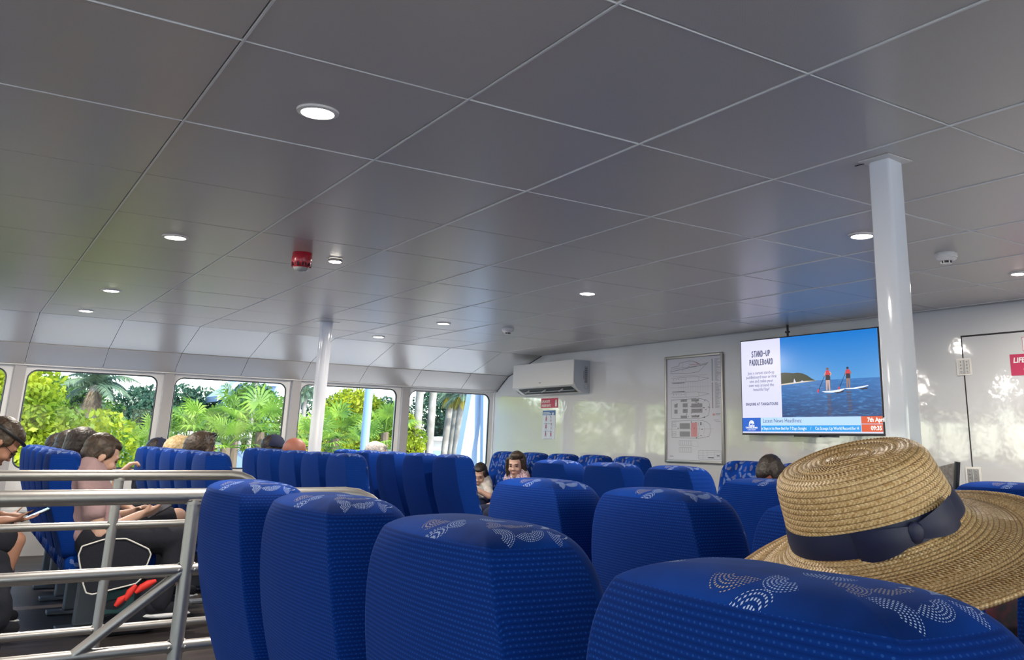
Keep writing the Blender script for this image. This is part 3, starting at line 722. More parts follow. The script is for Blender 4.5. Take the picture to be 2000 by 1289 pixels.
# framed general arrangement plan
def plan():
    yl_, yr_ = 5.650, 4.985; W = (yl_-yr_)*K; Hh = .835*K; M = wallM(yl_, .702, .004)
    t = empty('framed_ship_plan', None, 'tall aluminium framed ship safety plan left of the television', 'framed plan', matrix=M)
    b = MB(); f = .026
    for x0, y0, x1, y1 in ((0, -Hh, f, 0), (W-f, -Hh, W, 0), (f, -f, W-f, 0), (f, -Hh, W-f, -Hh+f)): b.box((x0, y0, 0), (x1, y1, .02), M_ALU, bev=.006)
    b.build('frame', t, smooth=40)
    b = MB(); b.rect(f, -Hh+f, W-f, -f, .006, M_PAPER); z = .0066
    m, ml = M_INK, M_INKL
    def Q(u, v): return (f+(W-2*f)*u, -f-(Hh-2*f)*v)          # u right 0..1, v down 0..1
    def ln(a, c, wd=.0022, mm=m): b.line(Q(*a), Q(*c), wd, z, mm)
    def pl(pts, wd=.0022, mm=m):
        for a, c in zip(pts, pts[1:]): ln(a, c, wd, mm)
    def rc(u0, v0, u1, v1, mm=ml): p, q = Q(u0, v1), Q(u1, v0); b.rect(p[0], p[1], q[0], q[1], z+.0001, mm)
    rr = random.Random(3)
    # side view
    pl([(.07, .145), (.09, .085), (.22, .075), (.24, .045), (.42, .03), (.50, .035), (.62, .075), (.78, .062)], .0025); pl([(.07, .145), (.40, .155), (.60, .145), (.76, .065)], .0025)
    pl([(.08, .125), (.75, .075)], .0035); pl([(.10, .10), (.62, .085)]); pl([(.24, .045), (.24, .08)]); pl([(.30, .04), (.30, .13)], .0015); pl([(.42, .03), (.42, .12)], .0015); pl([(.52, .04), (.64, .075)], .003, mat('red_ink', (.5, .05, .06))); pl([(.44, .07), (.60, .072)], .003, mat('red_ink', (.5, .05, .06)))
    pl([(.12+.03*i, .175+(.006 if i % 2 else 0)) for i in range(22)], .002, ml)
    # two hulls
    for v0 in (.215, .365):
        pl([(.08, v0-.02), (.55, v0-.025), (.70, v0-.01), (.78, v0)], .002); pl([(.08, v0+.02), (.55, v0+.025), (.70, v0+.01), (.78, v0)], .002)
        for k in range(5): rc(.12+.05*k, v0-.008+.004*rr.random(), .135+.05*k, v0-.002, m)
        pl([(.36, v0-.02), (.36, v0+.02)]); pl([(.60, v0-.02), (.60, v0+.02)]); rc(.10, v0+.028 if v0 < .3 else v0-.036, .34, v0+.034 if v0 < .3 else v0-.030, m)
    pl([(.06, .29), (.82, .29)], .0015, ml)
    for k in range(13): ln((.22+.045*k, .235), (.22+.045*k, .345), .0012, ml)
    # main deck with blocks of seats
    pl([(.08, .415), (.58, .405), (.72, .42), (.78, .445), (.79, .50), (.77, .57), (.70, .59), (.58, .60), (.08, .595), (.08, .415)], .003)
    for u0, v0, u1, v1 in ((.26, .41, .38, .435), (.46, .41, .60, .435), (.46, .455, .66, .495), (.46, .505, .66, .545), (.30, .45, .39, .49), (.30, .505, .39, .545), (.26, .57, .38, .595), (.46, .57, .60, .59), (.14, .455, .20, .49), (.14, .51, .20, .55)):
        rc(u0, v0, u1, v1, mat('plan_grey', (.26, .26, .29)))
    for k in range(26): u, v = rr.uniform(.09, .78), rr.uniform(.41, .59); rc(u, v, u+.018, v+.007, m)
    # upper deck with the pink zone
    pl([(.09, .625), (.60, .615), (.72, .63), (.79, .66), (.80, .72), (.77, .77), (.60, .79), (.09, .785), (.09, .625)], .0025)
    rc(.24, .645, .43, .70, mat('plan_grey', (.26, .26, .29))); rc(.24, .725, .43, .775, mat('plan_grey', (.26, .26, .29))); rc(.45, .64, .565, .775, M_PINK)
    rc(.62, .635, .64, .665, m); pl([(.02, .705), (.85, .70)], .0012, ml); pl([(.58, .63), (.60, .70), (.58, .78)]); pl([(.66, .63), (.70, .70), (.66, .78)], .0015, ml)
    for v in (.645, .67, .735, .76): pl([(.10, v-.008), (.17, v-.008), (.17, v+.010), (.10, v+.010), (.10, v-.008)], .0015)
    for u, v in ((.45, .63), (.53, .635), (.54, .78), (.20, .69), (.64, .70), (.62, .76), (.50, .69)): rc(u, v, u+.02, v+.008, m)
    # roof plan
    for v0 in (.815, .88): pl([(.23, v0), (.46, v0), (.46, v0+.045), (.23, v0+.045), (.23, v0)], .0015); [ln((.26+.035*k, v0), (.26+.035*k, v0+.04), .002) for k in range(6)]
    pl([(.46, .81), (.56, .815), (.58, .87), (.46, .865)], .0012, ml)
    # title block and key
    pl([(.58, .905), (.98, .905), (.98, .985), (.58, .985), (.58, .905)], .002)
    for k in range(4): pl([(.58, .92+.016*k), (.98, .92+.016*k)], .0012)
    for u in (.66, .74, .86): pl([(u, .905), (u, .985)], .0012)
    rc(.75, .965, .85, .975, m); rc(.90, .945, .95, .955, m); rc(.05, .965, .12, .970, m)
    for k in range(62):
        v = .03+.0075*k+(.012 if k > 28 else 0)
        if v > .50: break
        rc(.885, v, .885+rr.uniform(.04, .11), v+.0030, ml); rc(.835, v, .852, v+.005, mat('plan_green', (.05, .12, .10)) if 5 < k < 28 else m if k < 6 else mat('plan_maroon', (.20, .07, .09)))
    rc(.84, .555, .88, .575, M_PINK); rc(.89, .555, .97, .56, ml); rc(.89, .567, .97, .571, ml); rc(.86, .615, .95, .618); rc(.88, .63, .97, .633)
    b.build('plan_sheet', t)
plan()

# television
def emi(name, c, s=1.0): return mat(name, (.01, .01, .01), rough=.25, emis=c, estr=s*TVK)
def tv():
    W, Hh = 1.193*K, .672*K; M = wallM(4.705, .755, 0, X=4.655)
    t = empty('television', None, 'wall-mounted television showing a stand-up paddleboard advert', 'television', matrix=M)
    b = MB(); b.box((0, -Hh, -.045), (W, 0, 0), M_BLACK, bev=.003)
    b.build('housing', t)
    e = .009; Sw, Sh = W-2*e, Hh-2*e-.006
    def Q(u, v): return (e+Sw*u, -e-Sh*v)
    b = MB(); z = [.0006]
    white = emi('screen_white', (.66, .66, .86), .95); navy = emi('screen_navy', (.02, .03, .12), .9)
    def rc(u0, v0, u1, v1, m, dz=0.): p, q = Q(u0, v1), Q(u1, v0); b.rect(p[0], p[1], q[0], q[1], z[0]+dz, m)
    rc(0, 0, 1, 1, white)
    # picture area: u .316-1, v 0-.835
    m_sky = bpy.data.materials.new('screen_sky'); m_sky.use_nodes = True; a = N(m_sky)
    tc = a.new('ShaderNodeTexCoord'); sp = a.new('ShaderNodeSeparateXYZ'); a.link(tc.outputs['Object'], sp.inputs[0])
    k = a.math('MULTIPLY', sp.outputs[1], -1/(Sh*.47), clamp=True)
    c = a.mix(k, (.0, .16, .56), (.06, .27, .60)); a.link(c, a.b.inputs['Emission Color']); a.b.inputs['Emission Strength'].default_value = TVK; a.b.inputs['Base Color'].default_value = (.01, .01, .01, 1); a.b.inputs['Roughness'].default_value = .2
    m_sea = bpy.data.materials.new('screen_sea'); m_sea.use_nodes = True; a = N(m_sea)
    tc = a.new('ShaderNodeTexCoord'); sp = a.new('ShaderNodeSeparateXYZ'); a.link(tc.outputs['Object'], sp.inputs[0])
    dep = a.math('MULTIPLY_ADD', sp.outputs[1], -1/(Sh*.37), -.47/.37*1.0, clamp=True)
    mp = a.new('ShaderNodeMapping'); mp.inputs['Scale'].default_value = (12, 70, 1); a.link(tc.outputs['Object'], mp.inputs[0])
    nz = a.new('ShaderNodeTexNoise'); nz.inputs['Scale'].default_value = 1.; nz.inputs['Detail'].default_value = 3; nz.inputs['Distortion'].default_value = .6; a.link(mp.outputs[0], nz.inputs['Vector'])
    c = a.mix(dep, (.012, .14, .42), (.002, .035, .15)); c = a.mix(a.math('MULTIPLY_ADD', nz.outputs['Fac'], 4, -2.1, clamp=True), c, (.04, .22, .52))
    c = a.mix(a.math('MULTIPLY_ADD', nz.outputs['Fac'], -4, 1.6, clamp=True), c, (.002, .02, .08))
    a.link(c, a.b.inputs['Emission Color']); a.b.inputs['Emission Strength'].default_value = TVK; a.b.inputs['Base Color'].default_value = (.01, .01, .01, 1); a.b.inputs['Roughness'].default_value = .2
    u0 = .317; z[0] = .0010
    rc(u0, 0, 1, .472, m_sky); rc(u0, .472, 1, .838, m_sea)
    def pg(pts, m, dz): b.poly([Q(u0+(1-u0)*p[0]*.985, p[1]) for p in pts][::-1], z[0]+dz, m)
    # headland and beach
    hill = emi('screen_hill', (.022, .030, .010), 1.); 
    pg([(0, .495), (0, .375), (.04, .372), (.10, .378), (.14, .384), (.19, .381), (.24, .392), (.29, .415), (.33, .445), (.37, .468), (.40, .478)], hill, .0004)
    pg([(0, .505), (0, .492), (.12, .482), (.28, .472), (.40, .474), (.22, .488)], emi('screen_sand', (.62, .55, .42), 1.), .0006)
    pg([(.14, .485), (.145, .455), (.15, .44), (.155, .455), (.17, .485)], white, .0008); pg([(.21, .48), (.235, .465), (.26, .48)], white, .0008)
    # two paddlers
    skin = emi('screen_skin', (.55, .34, .25), 1.); vest = emi('screen_vest', (.55, .03, .05), 1.); dk = emi('screen_black', (.012, .012, .02), 1.); bw = emi('screen_board', (.72, .80, .92), 1.); refl = emi('screen_reflection', (.06, .045, .07), 1.)
    def pad(x, y0, h, tone):
        s = h
        def g(dx, dy): return (x+dx*s*1.25, y0-dy*s)
        for sx in (-.055, .045): pg([g(sx-.022, 0), g(sx+.026, 0), g(sx*.7+.04, .48), g(sx*.7-.035, .48)], tone, .0014)
        pg([g(-.085, .45), g(.085, .45), g(.09, .60), g(-.075, .60)], dk, .0016)
        pg([g(-.08, .58), g(.09, .58), g(.10, .82), g(.05, .88), g(-.05, .88), g(-.09, .80)], vest, .0018); pg([g(-.075, .55), g(.085, .55), g(.085, .68), g(-.075, .68)], dk, .0019)
        pg([g(.08, .84), g(.15, .72), g(.09, .62), g(.07, .64), (g(.11, .72)), g(.06, .80)], tone, .0020); pg([g(-.08, .84), g(-.14, .62), g(-.11, .60), g(-.06, .80)], tone, .0020)
        pg([g(.05*math.cos(q*.6283), .945+.058*math.sin(q*.6283)) for q in range(10)], dk if tone is not skin else emi('screen_hair', (.18, .08, .04)), .0021)
        pg([g(-.12, .66), g(-.10, .66), g(-.34, .02), g(-.36, .03)], dk, .0022); pg([g(-.37, .08), g(-.33, .05), g(-.36, -.10), g(-.41, -.02)], emi('screen_paddle', (.6, .03, .03)), .0023)
    pad(.508, .578, .228, skin); pad(.712, .560, .205, emi('screen_skin_dark', (.28, .15, .10)))
    pg([(.44, .585), (.55, .582), (.66, .567), (.672, .573), (.63, .592), (.55, .602), (.47, .598)], bw, .0012); pg([(.655, .565), (.76, .562), (.90, .543), (.905, .548), (.86, .562), (.78, .575), (.70, .574)], bw, .0011)
    pg([(.56, .600), (.665, .585), (.66, .60), (.60, .612)], dk, .0010); pg([(.80, .572), (.90, .565), (.89, .58), (.84, .584)], dk, .0010)
    rr = random.Random(5)
    for x, y, hh in ((.508, .615, .21), (.712, .59, .20)):
        for k in range(13):
            yy = y+hh*k/13; ww = .028*(1-.3*k/13); dx = rr.uniform(-.006, .006)+.008*k/13
            pg([(x-ww+dx, yy+hh/26), (x-ww*.6+dx, yy), (x+ww+dx, yy+.002), (x+ww*.7+dx, yy+hh/22)], refl if k % 3 else emi('screen_reflection_skin', (.10, .07, .09)), .0012)
    # writing
    z[0] = .0012; tz = .0016
    def tx(s, u, v, size, m, **k): p = Q(u, v); b.text(s, p[0], p[1], size*Sh, tz, m, **k)
    # hand-drawn capitals
    GL = {'S': [[(.9,.85),(.55,1),(.15,.8),(.25,.6),(.75,.4),(.85,.15),(.4,0),(.05,.15)]], 'T': [[(0,.97),(1,1)],[(.5,1),(.52,0)]], 'A': [[(0,0),(.5,1),(1,0)],[(.2,.38),(.85,.36)]], 'N': [[(.05,0),(.05,1),(.9,0),(.92,1)]],
          'D': [[(.1,1),(.1,0),(.6,.08),(.95,.5),(.6,.95),(.02,1)]], '-': [[(0,.5),(1,.52)]], 'U': [[(.05,1),(.1,.2),(.5,0),(.9,.2),(.92,1)]], 'P': [[(.1,0),(.1,1),(.7,.95),(.9,.7),(.6,.5),(.1,.45)]],
          'L': [[(.1,1),(.1,0),(.9,.03)]], 'E': [[(.9,1),(.1,.97),(.1,0),(.9,.03)],[(.1,.52),(.75,.5)]], 'B': [[(.1,0),(.1,1),(.7,.9),(.7,.6),(.1,.53),(.85,.4),(.85,.1),(.1,0)]], 'O': [[(.5,.85),(.1,.6),(.1,.25),(.5,.05),(.9,.3),(.85,.65),(.5,.85)]],
          'R': [[(.1,0),(.1,1),(.75,.9),(.75,.6),(.1,.5),(.9,0)]]}
    def hand(s, u, v, cw, ch, gap):
        for i, ch_ in enumerate(s):
            for st in GL[ch_]:
                for p, q in zip(st, st[1:]):
                    A = Q(u+i*(cw+gap)+p[0]*cw, v-p[1]*ch); B_ = Q(u+i*(cw+gap)+q[0]*cw, v-q[1]*ch); b.line(A, B_, .0075, tz+.00002*i, navy); b.disc(B_, .0036, tz+.00002*i, navy, n=8)
    hand('STAND-UP', .088, .182, .0145, .062, .0048); hand('PADDLEBOARD', .070, .272, .0125, .060, .0050)
    for i, s in enumerate(('Join a sunset stand-up', 'paddleboard tour or hire', 'one and make your', 'own way around the', 'beautiful bay!')): tx(s, .160, .372+.045*i, .047, navy, align='CENTER', sx=.93)
    tx('ENQUIRE AT TANGATOURS', .160, .707, .040, navy, align='CENTER', bold=.0009, sx=.92)
    rc(0, .838, 1, 1, emi('screen_pale', (.42, .62, .92), 1.)); rc(0, .838, .148, .985, emi('screen_logo_blue', (.0, .09, .50), 1.), .0003); rc(.152, .922, .862, .985, emi('screen_ticker', (.0, .28, .72), 1.), .0003)
    og = emi('screen_orange', (.62, .08, .02), 1.); rc(.866, .838, 1, .908, og, .0002); rc(.866, .914, 1, .985, og, .0002); rc(0, .985, 1, 1, white, .0002)
    sw = emi('screen_text_white', (1, 1, 1), 1.); tz = .0020
    tx('Latest News Headlines:', .165, .892, .060, navy, sx=.94); tx('e Slept in his New Bed for 7 Days Straight     /     Cat Scoops Up World Record for H', .154, .966, .043, sw, sx=.835)
    tx('7th April', .905, .890, .056, sw, bold=.0012); tx('09:35', .925, .968, .056, sw, bold=.0012)
    tx('TANGALOOMA', .074, .953, .025, sw, align='CENTER', bold=.0005); tx('ISLAND RESORT', .074, .972, .017, sw, align='CENTER')
    # logo: arch with dolphin curl over waves
    c0 = Q(.074, .905)
    def arc(r0, r1, a0, a1, cx, cy, m, dz=0.):
        n = 18; o_ = [(cx+r1*math.cos(math.radians(a0+(a1-a0)*i/n)), cy+r1*math.sin(math.radians(a0+(a1-a0)*i/n))) for i in range(n+1)]
        i_ = [(cx+r0*math.cos(math.radians(a0+(a1-a0)*i/n)), cy+r0*math.sin(math.radians(a0+(a1-a0)*i/n))) for i in range(n+1)]
        for i in range(n): b.poly([o_[i], o_[i+1], i_[i+1], i_[i]], tz+dz, m)
    arc(.022, .029, -5, 185, c0[0], c0[1], sw); arc(.007, .019, 10, 165, c0[0]+.002, c0[1], sw)
    for k in range(2):
        pts = [(c0[0]-.032+.064*i/16, c0[1]-.010-.010*k+.0035*math.sin(i*PI/4)) for i in range(17)]
        for p, q in zip(pts, pts[1:]): b.line(p, q, .0045, tz, sw)
    b.build('screen', t)
    b = MB(); b.box((.50, .0, -.03), (.515, .115, -.02), M_BLACK); b.box((.50, .106, -.03), (.60, .118, -.02), M_BLACK); b.box((.485, .03, -.035), (.525, .045, -.016), M_BLACK, bev=.003); b.box((.55, -Hh-.012, -.03), (.80, -Hh, -.005), M_BLACK); b.box((.45, -Hh*.7, -.10), (.95, -Hh*.3, -.045), M_BLACK)
    b.build('wall_bracket', t)
tv()

# stair railings
def railing(y, label, brace):
    t = empty('stair_railing', Vector((K*.5, K*y, 0)), label, 'railing', 'aluminium stair railings'); ox = t.location
    def L(x, z): return P(x, y, z)-ox
    pts = [L(-1.6, -.142), L(.87, -.142)]
    for a in (15, 30, 45, 60, 75): pts.append(L(.87+.14*math.sin(math.radians(a)), -.142-.14*(1-math.cos(math.radians(a)))))
    pts += [L(1.012, -.29), L(1.012, ZF)]
    b = MB(); b.tube(pts, .0205, M_ALU, n=20); b.build('top_rail', t, smooth=50)
    for z, x1 in ((-.306, 1.0), (-.472, 1.0), (-.636, 1.0)):
        b = MB(); b.tube([L(-1.6, z), L(x1, z)], .0150, M_ALU, n=14)
        for s in (-1, 1):
            for a in range(4): b.ell(L(.5+.017*s, z)+Vector((0, .012*math.cos(a*1.6), .012*math.sin(a*1.6))), (.005, .006, .006), M_ALU, sub=1)
        b.build('mid_rail', t, smooth=50)
    for x in (.5, -.72):
        b = MB(); b.tube([L(x, -.15), L(x, ZF)], .0185, M_ALU, n=16); b.tube([L(x, -.160), L(x, -.154)], .026, M_ALU, n=16); b.build('post', t, smooth=50)
    b = MB(); b.box(L(.985, -.205)+Vector((-.02, -.045, -.02)), L(.985, -.205)+Vector((.02, -.02, .02)), M_ALU); b.build('bracket', t)
    if brace:
        b = MB(); b.tube([L(.49, -.312), L(.16, -.575)], .0145, M_ALU, n=14); b.build('diagonal_brace', t, smooth=50)
railing(2.35, 'nearer brushed aluminium stair railing with a diagonal brace, curving down behind the seat', True)
railing(3.55, 'farther brushed aluminium stair railing, crossing the seated man', False)
# ------------------------------------------------------------------ people
def TM(pos, yaw, pitch=0., roll=0.):
    return Matrix.Translation(pos) @ Matrix.Rotation(yaw, 4, 'Z') @ Matrix.Rotation(pitch, 4, 'Y') @ Matrix.Rotation(roll, 4, 'X')
def head_prims(mb, M, s, m, beard=False):
    """head in local axes x forward, z up; origin between the ears"""
    E = lambda c, r, rot=None, sub=3: mb.ell([x*s for x in c], [x*s for x in r], m, M, rot, sub)
    E((-.012, 0, .035), (.098, .076, .092)); E((.022, 0, .0), (.070, .066, .082)); E((.030, 0, -.045), (.056, .054, .066)); E((.055, 0, -.092), (.032, .030, .024))
    E((.078, 0, .028), (.020, .048, .014)); E((.066, .036, -.028), (.028, .024, .026)); E((.066, -.036, -.028), (.028, .024, .026))
    E((.088, 0, .004), (.015, .010, .026)); E((.100, 0, -.022), (.016, .013, .012)); E((.097, .010, -.026), (.010, .008, .008)); E((.097, -.010, -.026), (.010, .008, .008))
    E((.082, 0, -.056), (.016, .024, .009)); E((.080, 0, -.068), (.015, .020, .008))
    for t in (-1, 1): E((-.005, .078*t, -.005), (.018, .009, .030), Euler((0, .15, .25*t)))
def face_bits(t, M, s, base, brow, lip=True, beard=None, glasses=False):
    def part(name, m, *els):
        b = MB()
        for c, r in els: b.ell([x*s for x in c], [x*s for x in r], m, M, None, 2)
        o = b.build(name, t, smooth=80, origin=base); return o
    for q in (-1, 1):
        part('eye', M_EYE, ((.0845, .030*q, .006), (.008, .014, .0055)))
        part('eyebrow', brow, ((.0925, .031*q, .028), (.006, .019, .0045)))
    if lip: part('mouth', M_LIP, ((.0935, 0, -.060), (.008, .021, .0075)))
    if beard:
        b = MB(); b.ell([.034*s, 0, -.070*s], [.058*s, .060*s, .048*s], beard, M, None, 3); b.ell([.060*s, 0, -.098*s], [.034*s, .034*s, .026*s], beard, M, None, 3)
        r = remesh(b, beard, .007, 3, .006, 110); r.build('beard', t, smooth=80, origin=base)
    if glasses:
        b = MB()
        for q in (-1, 1):
            b.tube([M @ Vector(((.098)*s, (.030*q+.020*math.cos(a))*s, (.002+.016*math.sin(a))*s)) for a in [2*PI*k/14 for k in range(14)]], .0018, M_BLACK, n=6, closed=True)
            b.tube([M @ Vector((.095*s, .05*q*s, .006*s)), M @ Vector((0, .082*q*s, .008*s))], .0018, M_BLACK, n=6)
        b.tube([M @ Vector((.102*s, -.01*s, .006*s)), M @ Vector((.102*s, .01*s, .006*s))], .0018, M_BLACK, n=6)
        b.build('glasses', t, origin=base)
def hair(t, M, s, base, style, m):
    b = MB(); E = lambda c, r, rot=None: b.ell([x*s for x in c], [x*s for x in r], m, M, rot, 3)
    cp = lambda p, r0, q, r1: capsule(b, M @ (Vector(p)*s), r0*s, M @ (Vector(q)*s), r1*s, m)
    E((-.024, 0, .047), (.097, .082, .089)); E((-.046, 0, .000), (.066, .077, .078)); E((.030, 0, .092), (.056, .060, .032), Euler((0, .35, 0)))
    if style == 'short':
        for q in (-1, 1): E((.005, .068*q, .035), (.040, .018, .045)); cp((.012, .072*q, .01), .010, (.014, .072*q, -.012), .006)
    if style == 'long' or style == 'tied':
        for q in (-1, 1): E((.000, .066*q, .030), (.060, .024, .056)); cp((-.03, .070*q, .0), .028, (-.05, .060*q, -.08), .024)
        if style == 'tied': cp((-.085, .02, -.02), .03, (-.09, .05, -.13), .018)
        else: cp((-.06, 0, 0), .05, (-.08, 0, -.18), .04)
    if style == 'bob':
        E((-.035, 0, .03), (.102, .096, .100)); E((.03, .02, .105), (.06, .07, .035))
        for q in (-1, 1):
            cp((.026, .072*q, .060), .026, (.004, .090*q, -.02), .026); cp((.004, .090*q, -.02), .026, (.0, .088*q, -.085), .022); cp((.0, .088*q, -.08), .020, (-.01, .100*q, -.115), .010)
        cp((-.07, 0, .0), .070, (-.075, 0, -.11), .050)
    r = remesh(b, m, .0065, 3, .0035, 85); r.build('hair', t, smooth=80, origin=base)
def finger(mb, p, d, n, L, r, curl, m):
    d = d.normalized(); q = Vector(p)
    for k, f in enumerate((.45, .32, .23)):
        rot = Matrix.Rotation(curl*(k+.6), 3, d.cross(n).normalized()); dd = (rot @ d).normalized()
        e = q+dd*L*f; capsule(mb, q, r*(1-.1*k), e, r*(.9-.1*k), m, 8); q = e
def hand(mb, w_, d, n, side, curl, m, s=1.):
    """w_ wrist, d pointing direction, n palm normal; five unequal fingers closing toward n"""
    w_ = Vector(w_); d = Vector(d).normalized(); n = (Vector(n)-d*Vector(n).dot(d)).normalized(); l = d.cross(n)*side
    for k in range(4):
        o = (-.030+.020*k)*s
        capsule(mb, w_+l*o*.5, .017*s, w_+d*.080*s+l*o, .0125*s, m, 8)
        finger(mb, w_+d*.082*s+l*o, d+l*o*1.5, n, (.072, .082, .078, .060)[k]*s, .0088*s, curl, m)
    finger(mb, w_+d*.028*s-l*.030*s, d*.7-l*.65+n*.35, n, .075*s, .0105*s, curl*.45, m)
def person(label, head, yaw, pitch=0., skin=M_SKIN, shirt=M_DKCL, trousers=M_DKCL, hr=('short', M_HDARK), hip=None, facing=0., arms=None, legs=None, s=1., roll=0., beard=None, glasses=False, lean=.0, headgear=None, short_sleeve=True, bald=False, vox=.0095, hs=1.04, lip=True, brow=None, bare_legs=False, group=None):
    """everything in metres; facing = body direction, hip = midpoint between the hip joints"""
    fx = Vector((math.cos(facing), math.sin(facing), 0)); ly = Vector((-fx.y, fx.x, 0)); up = Vector((0, 0, 1))
    base = Vector((hip.x, hip.y, 0)); t = empty('person', base, label, 'person', group)
    HM = TM(head, yaw, pitch, roll); s_ = s
    neck = head + (HM.to_3x3() @ Vector((-.035, 0, -.075)))*hs
    chest = neck.lerp(hip, .30) - fx*.02; sh = neck-up*.075*s-fx*.01; sw = .165*s
    b = MB(); head_prims(b, HM, hs, skin)
    capsule(b, neck+(HM.to_3x3() @ Vector((0, 0, .03))), .052*s, sh+up*.02, .058*s, skin)
    b.ell(chest, (.10*s, .15*s, .17*s), skin, None, Euler((0, 0, facing))); capsule(b, chest, .12*s, hip, .115*s, skin); capsule(b, sh-ly*sw*.75, .055*s, sh+ly*sw*.75, .055*s, skin)
    cloth = MB(); ob = .012
    capsule(cloth, chest, .12*s+ob, hip+up*.02, .125*s+ob, shirt); cloth.ell(chest, (.105*s+ob, .155*s+ob, .18*s+ob), shirt, None, Euler((0, 0, facing)))
    capsule(cloth, sh-ly*sw*.8, .056*s+ob, sh+ly*sw*.8, .056*s+ob, shirt); capsule(cloth, sh, .062*s+ob, sh+up*.022, .052*s+ob*.7, shirt)
    for i, q in enumerate((1, -1)):
        a = arms[i] if arms else None; S0 = sh+ly*sw*q
        if a is None: el = S0-up*.26*s+ly*.05*q+fx*.03; wr = el+fx*.20*s-ly*.08*q+up*.0; hd = (fx-ly*q*.5-up*.2, -up, .5)
        else: el, wr, hd = a
        capsule(b, S0, .046*s, el, .038*s, skin); capsule(b, el, .039*s, wr, .025*s, skin)
        hand(b, wr, hd[0], hd[1], q, hd[2], skin, s)
        if short_sleeve: capsule(cloth, S0, .050*s+ob, S0.lerp(el, .62), .050*s+ob, shirt)
        else: capsule(cloth, S0, .050*s+ob, el, .042*s+ob, shirt); capsule(cloth, el, .042*s+ob, wr, .030*s+ob, shirt)
    tr = MB(); capsule(tr, hip+ly*.06, .12*s, hip-ly*.06, .12*s, trousers)
    for i, q in enumerate((1, -1)):
        h0 = hip+ly*.09*q*s
        if legs and legs[i]: kn, an = legs[i]
        else: kn = h0+fx*.42*s+ly*.05*q; an = kn-up*(kn.z-.09)+fx*.02
        capsule(b, h0, .075*s, kn, .056*s, skin); capsule(b, kn, .054*s, an, .035*s, skin)
        capsule(tr, h0, .085*s+ob, h0.lerp(kn, .85 if bare_legs else 1), (.075 if bare_legs else .062)*s+ob, trousers)
        if not bare_legs: capsule(tr, kn, .06*s+ob, an, .045*s+ob, trousers)
        sm = MB(); fd = Vector((fx.x, fx.y, -.25)).normalized() if an.z > .2 else fx
        capsule(sm, an-fd*.03-up*.02, .038, an+fd*.13-up*.035, .034, M_DKCL); sm.ell(an+fd*.05-up*.06, (.13, .042, .018), M_SIGNW, None, Euler((0, .2 if an.z > .2 else 0, facing)))
        sm.build('shoe', t, smooth=50, origin=base)
    r = remesh(b, skin, vox, 3); o = r.build('body', t, smooth=80, origin=base)
    r = remesh(cloth, shirt, .012, 3, .012, 14); r.build('shirt', t, smooth=80, origin=base)
    r = remesh(tr, trousers, .014, 3, .010, 12); r.build('shorts' if bare_legs else 'trousers', t, smooth=80, origin=base)
    hc = hr[1] if hr else M_HDARK
    face_bits(t, HM, hs, base, brow or hc, lip, beard, glasses)
    if hr and not bald: hair(t, HM, hs, base, hr[0], hc)
    if headgear == 'cap' or headgear == 'studcap':
        c = MB(); m = M_BLACK
        c.lathe([(.001, .128), (.040, .122), (.072, .100), (.093, .060), (.098, .030), (.096, .022)], M_NVCL, TM(head, yaw, pitch, roll) @ Matrix.Scale(hs, 4) @ Matrix.Translation((-.008, 0, .012)), n=28)
        c.ell([.10*hs, 0, .038*hs], [.07*hs, .062*hs, .006], M_NVCL, HM, Euler((0, .12, 0)), 2)
        c.ell([-.006*hs, 0, .141*hs], [.008, .008, .005], M_NVCL, HM, None, 2)
        if headgear == 'studcap':
            for k in range(10): a = 2*PI*k/10; c.ell([(.088*math.cos(a)-.008)*hs, .088*math.sin(a)*hs, .088*hs], [.004, .004, .004], M_STEEL, HM, None, 1)
        c.build('cap', t, smooth=60, origin=base)
    if headgear == 'band':
        c = MB(); c.tube([HM @ Vector(((-.01+.105*math.cos(a))*hs, .088*math.sin(a)*hs, (.062+.012*math.cos(a))*hs)) for a in [2*PI*k/24 for k in range(24)]], .010, M_BLACK, n=6, closed=True); c.build('head_band', t, smooth=60, origin=base)
    if headgear == 'sunglasses':
        c = MB()
        for q in (-1, 1): c.ell([.052*hs, .034*q*hs, .128*hs], [.010, .026, .020], M_BLACK, HM, Euler((0, -.9, 0)), 2); c.tube([HM @ Vector((.045*hs, .06*q*hs, .125*hs)), HM @ Vector((-.05*hs, .09*q*hs, .07*hs))], .003, M_STEEL, n=6)
        c.build('sunglasses', t, smooth=60, origin=base)
    return t
V = Vector
def phone(p, M3, label, cover=M_PHONE, scr=M_PSCR):
    M = Matrix.Translation(p) @ M3.to_matrix().to_4x4()
    t = empty('mobile_phone', None, label, 'phone', matrix=M)
    b = MB(); b.box((-.075, -.037, -.004), (.075, .037, .004), cover, bev=.003); b.build('case', t)
    b = MB(); b.rect(-.070, -.033, .070, .033, .0043, scr); b.build('screen', t); return t

# man in the pink shirt
hd = P(.630, 5.19, -.118); hip = P(.66, 5.12, 0); hip.z = .50
person('bearded man in a dusty pink shirt bent over a phone behind the railings', hd, .10, .40, M_SKINP, M_PSHIRT, M_DKCL, ('short', M_HBR), hip, 0.,
    arms=[(P(.72, 5.45, -.44), P(.84, 5.34, -.40), ((.75, -.35, .2), (0, -.6, -.6), .45)), (P(.655, 5.0, -.47), P(.835, 5.10, -.395), ((.8, .2, .25), (0, .5, .7), .40))],
    legs=[(P(1.02, 5.32, -.50), P(.98, 5.34, -.82)), (P(1.03, 5.06, -.515), P(.955, 4.98, -.80))], beard=M_HBR, bare_legs=False, s=1.0, vox=.0075, hs=.99)
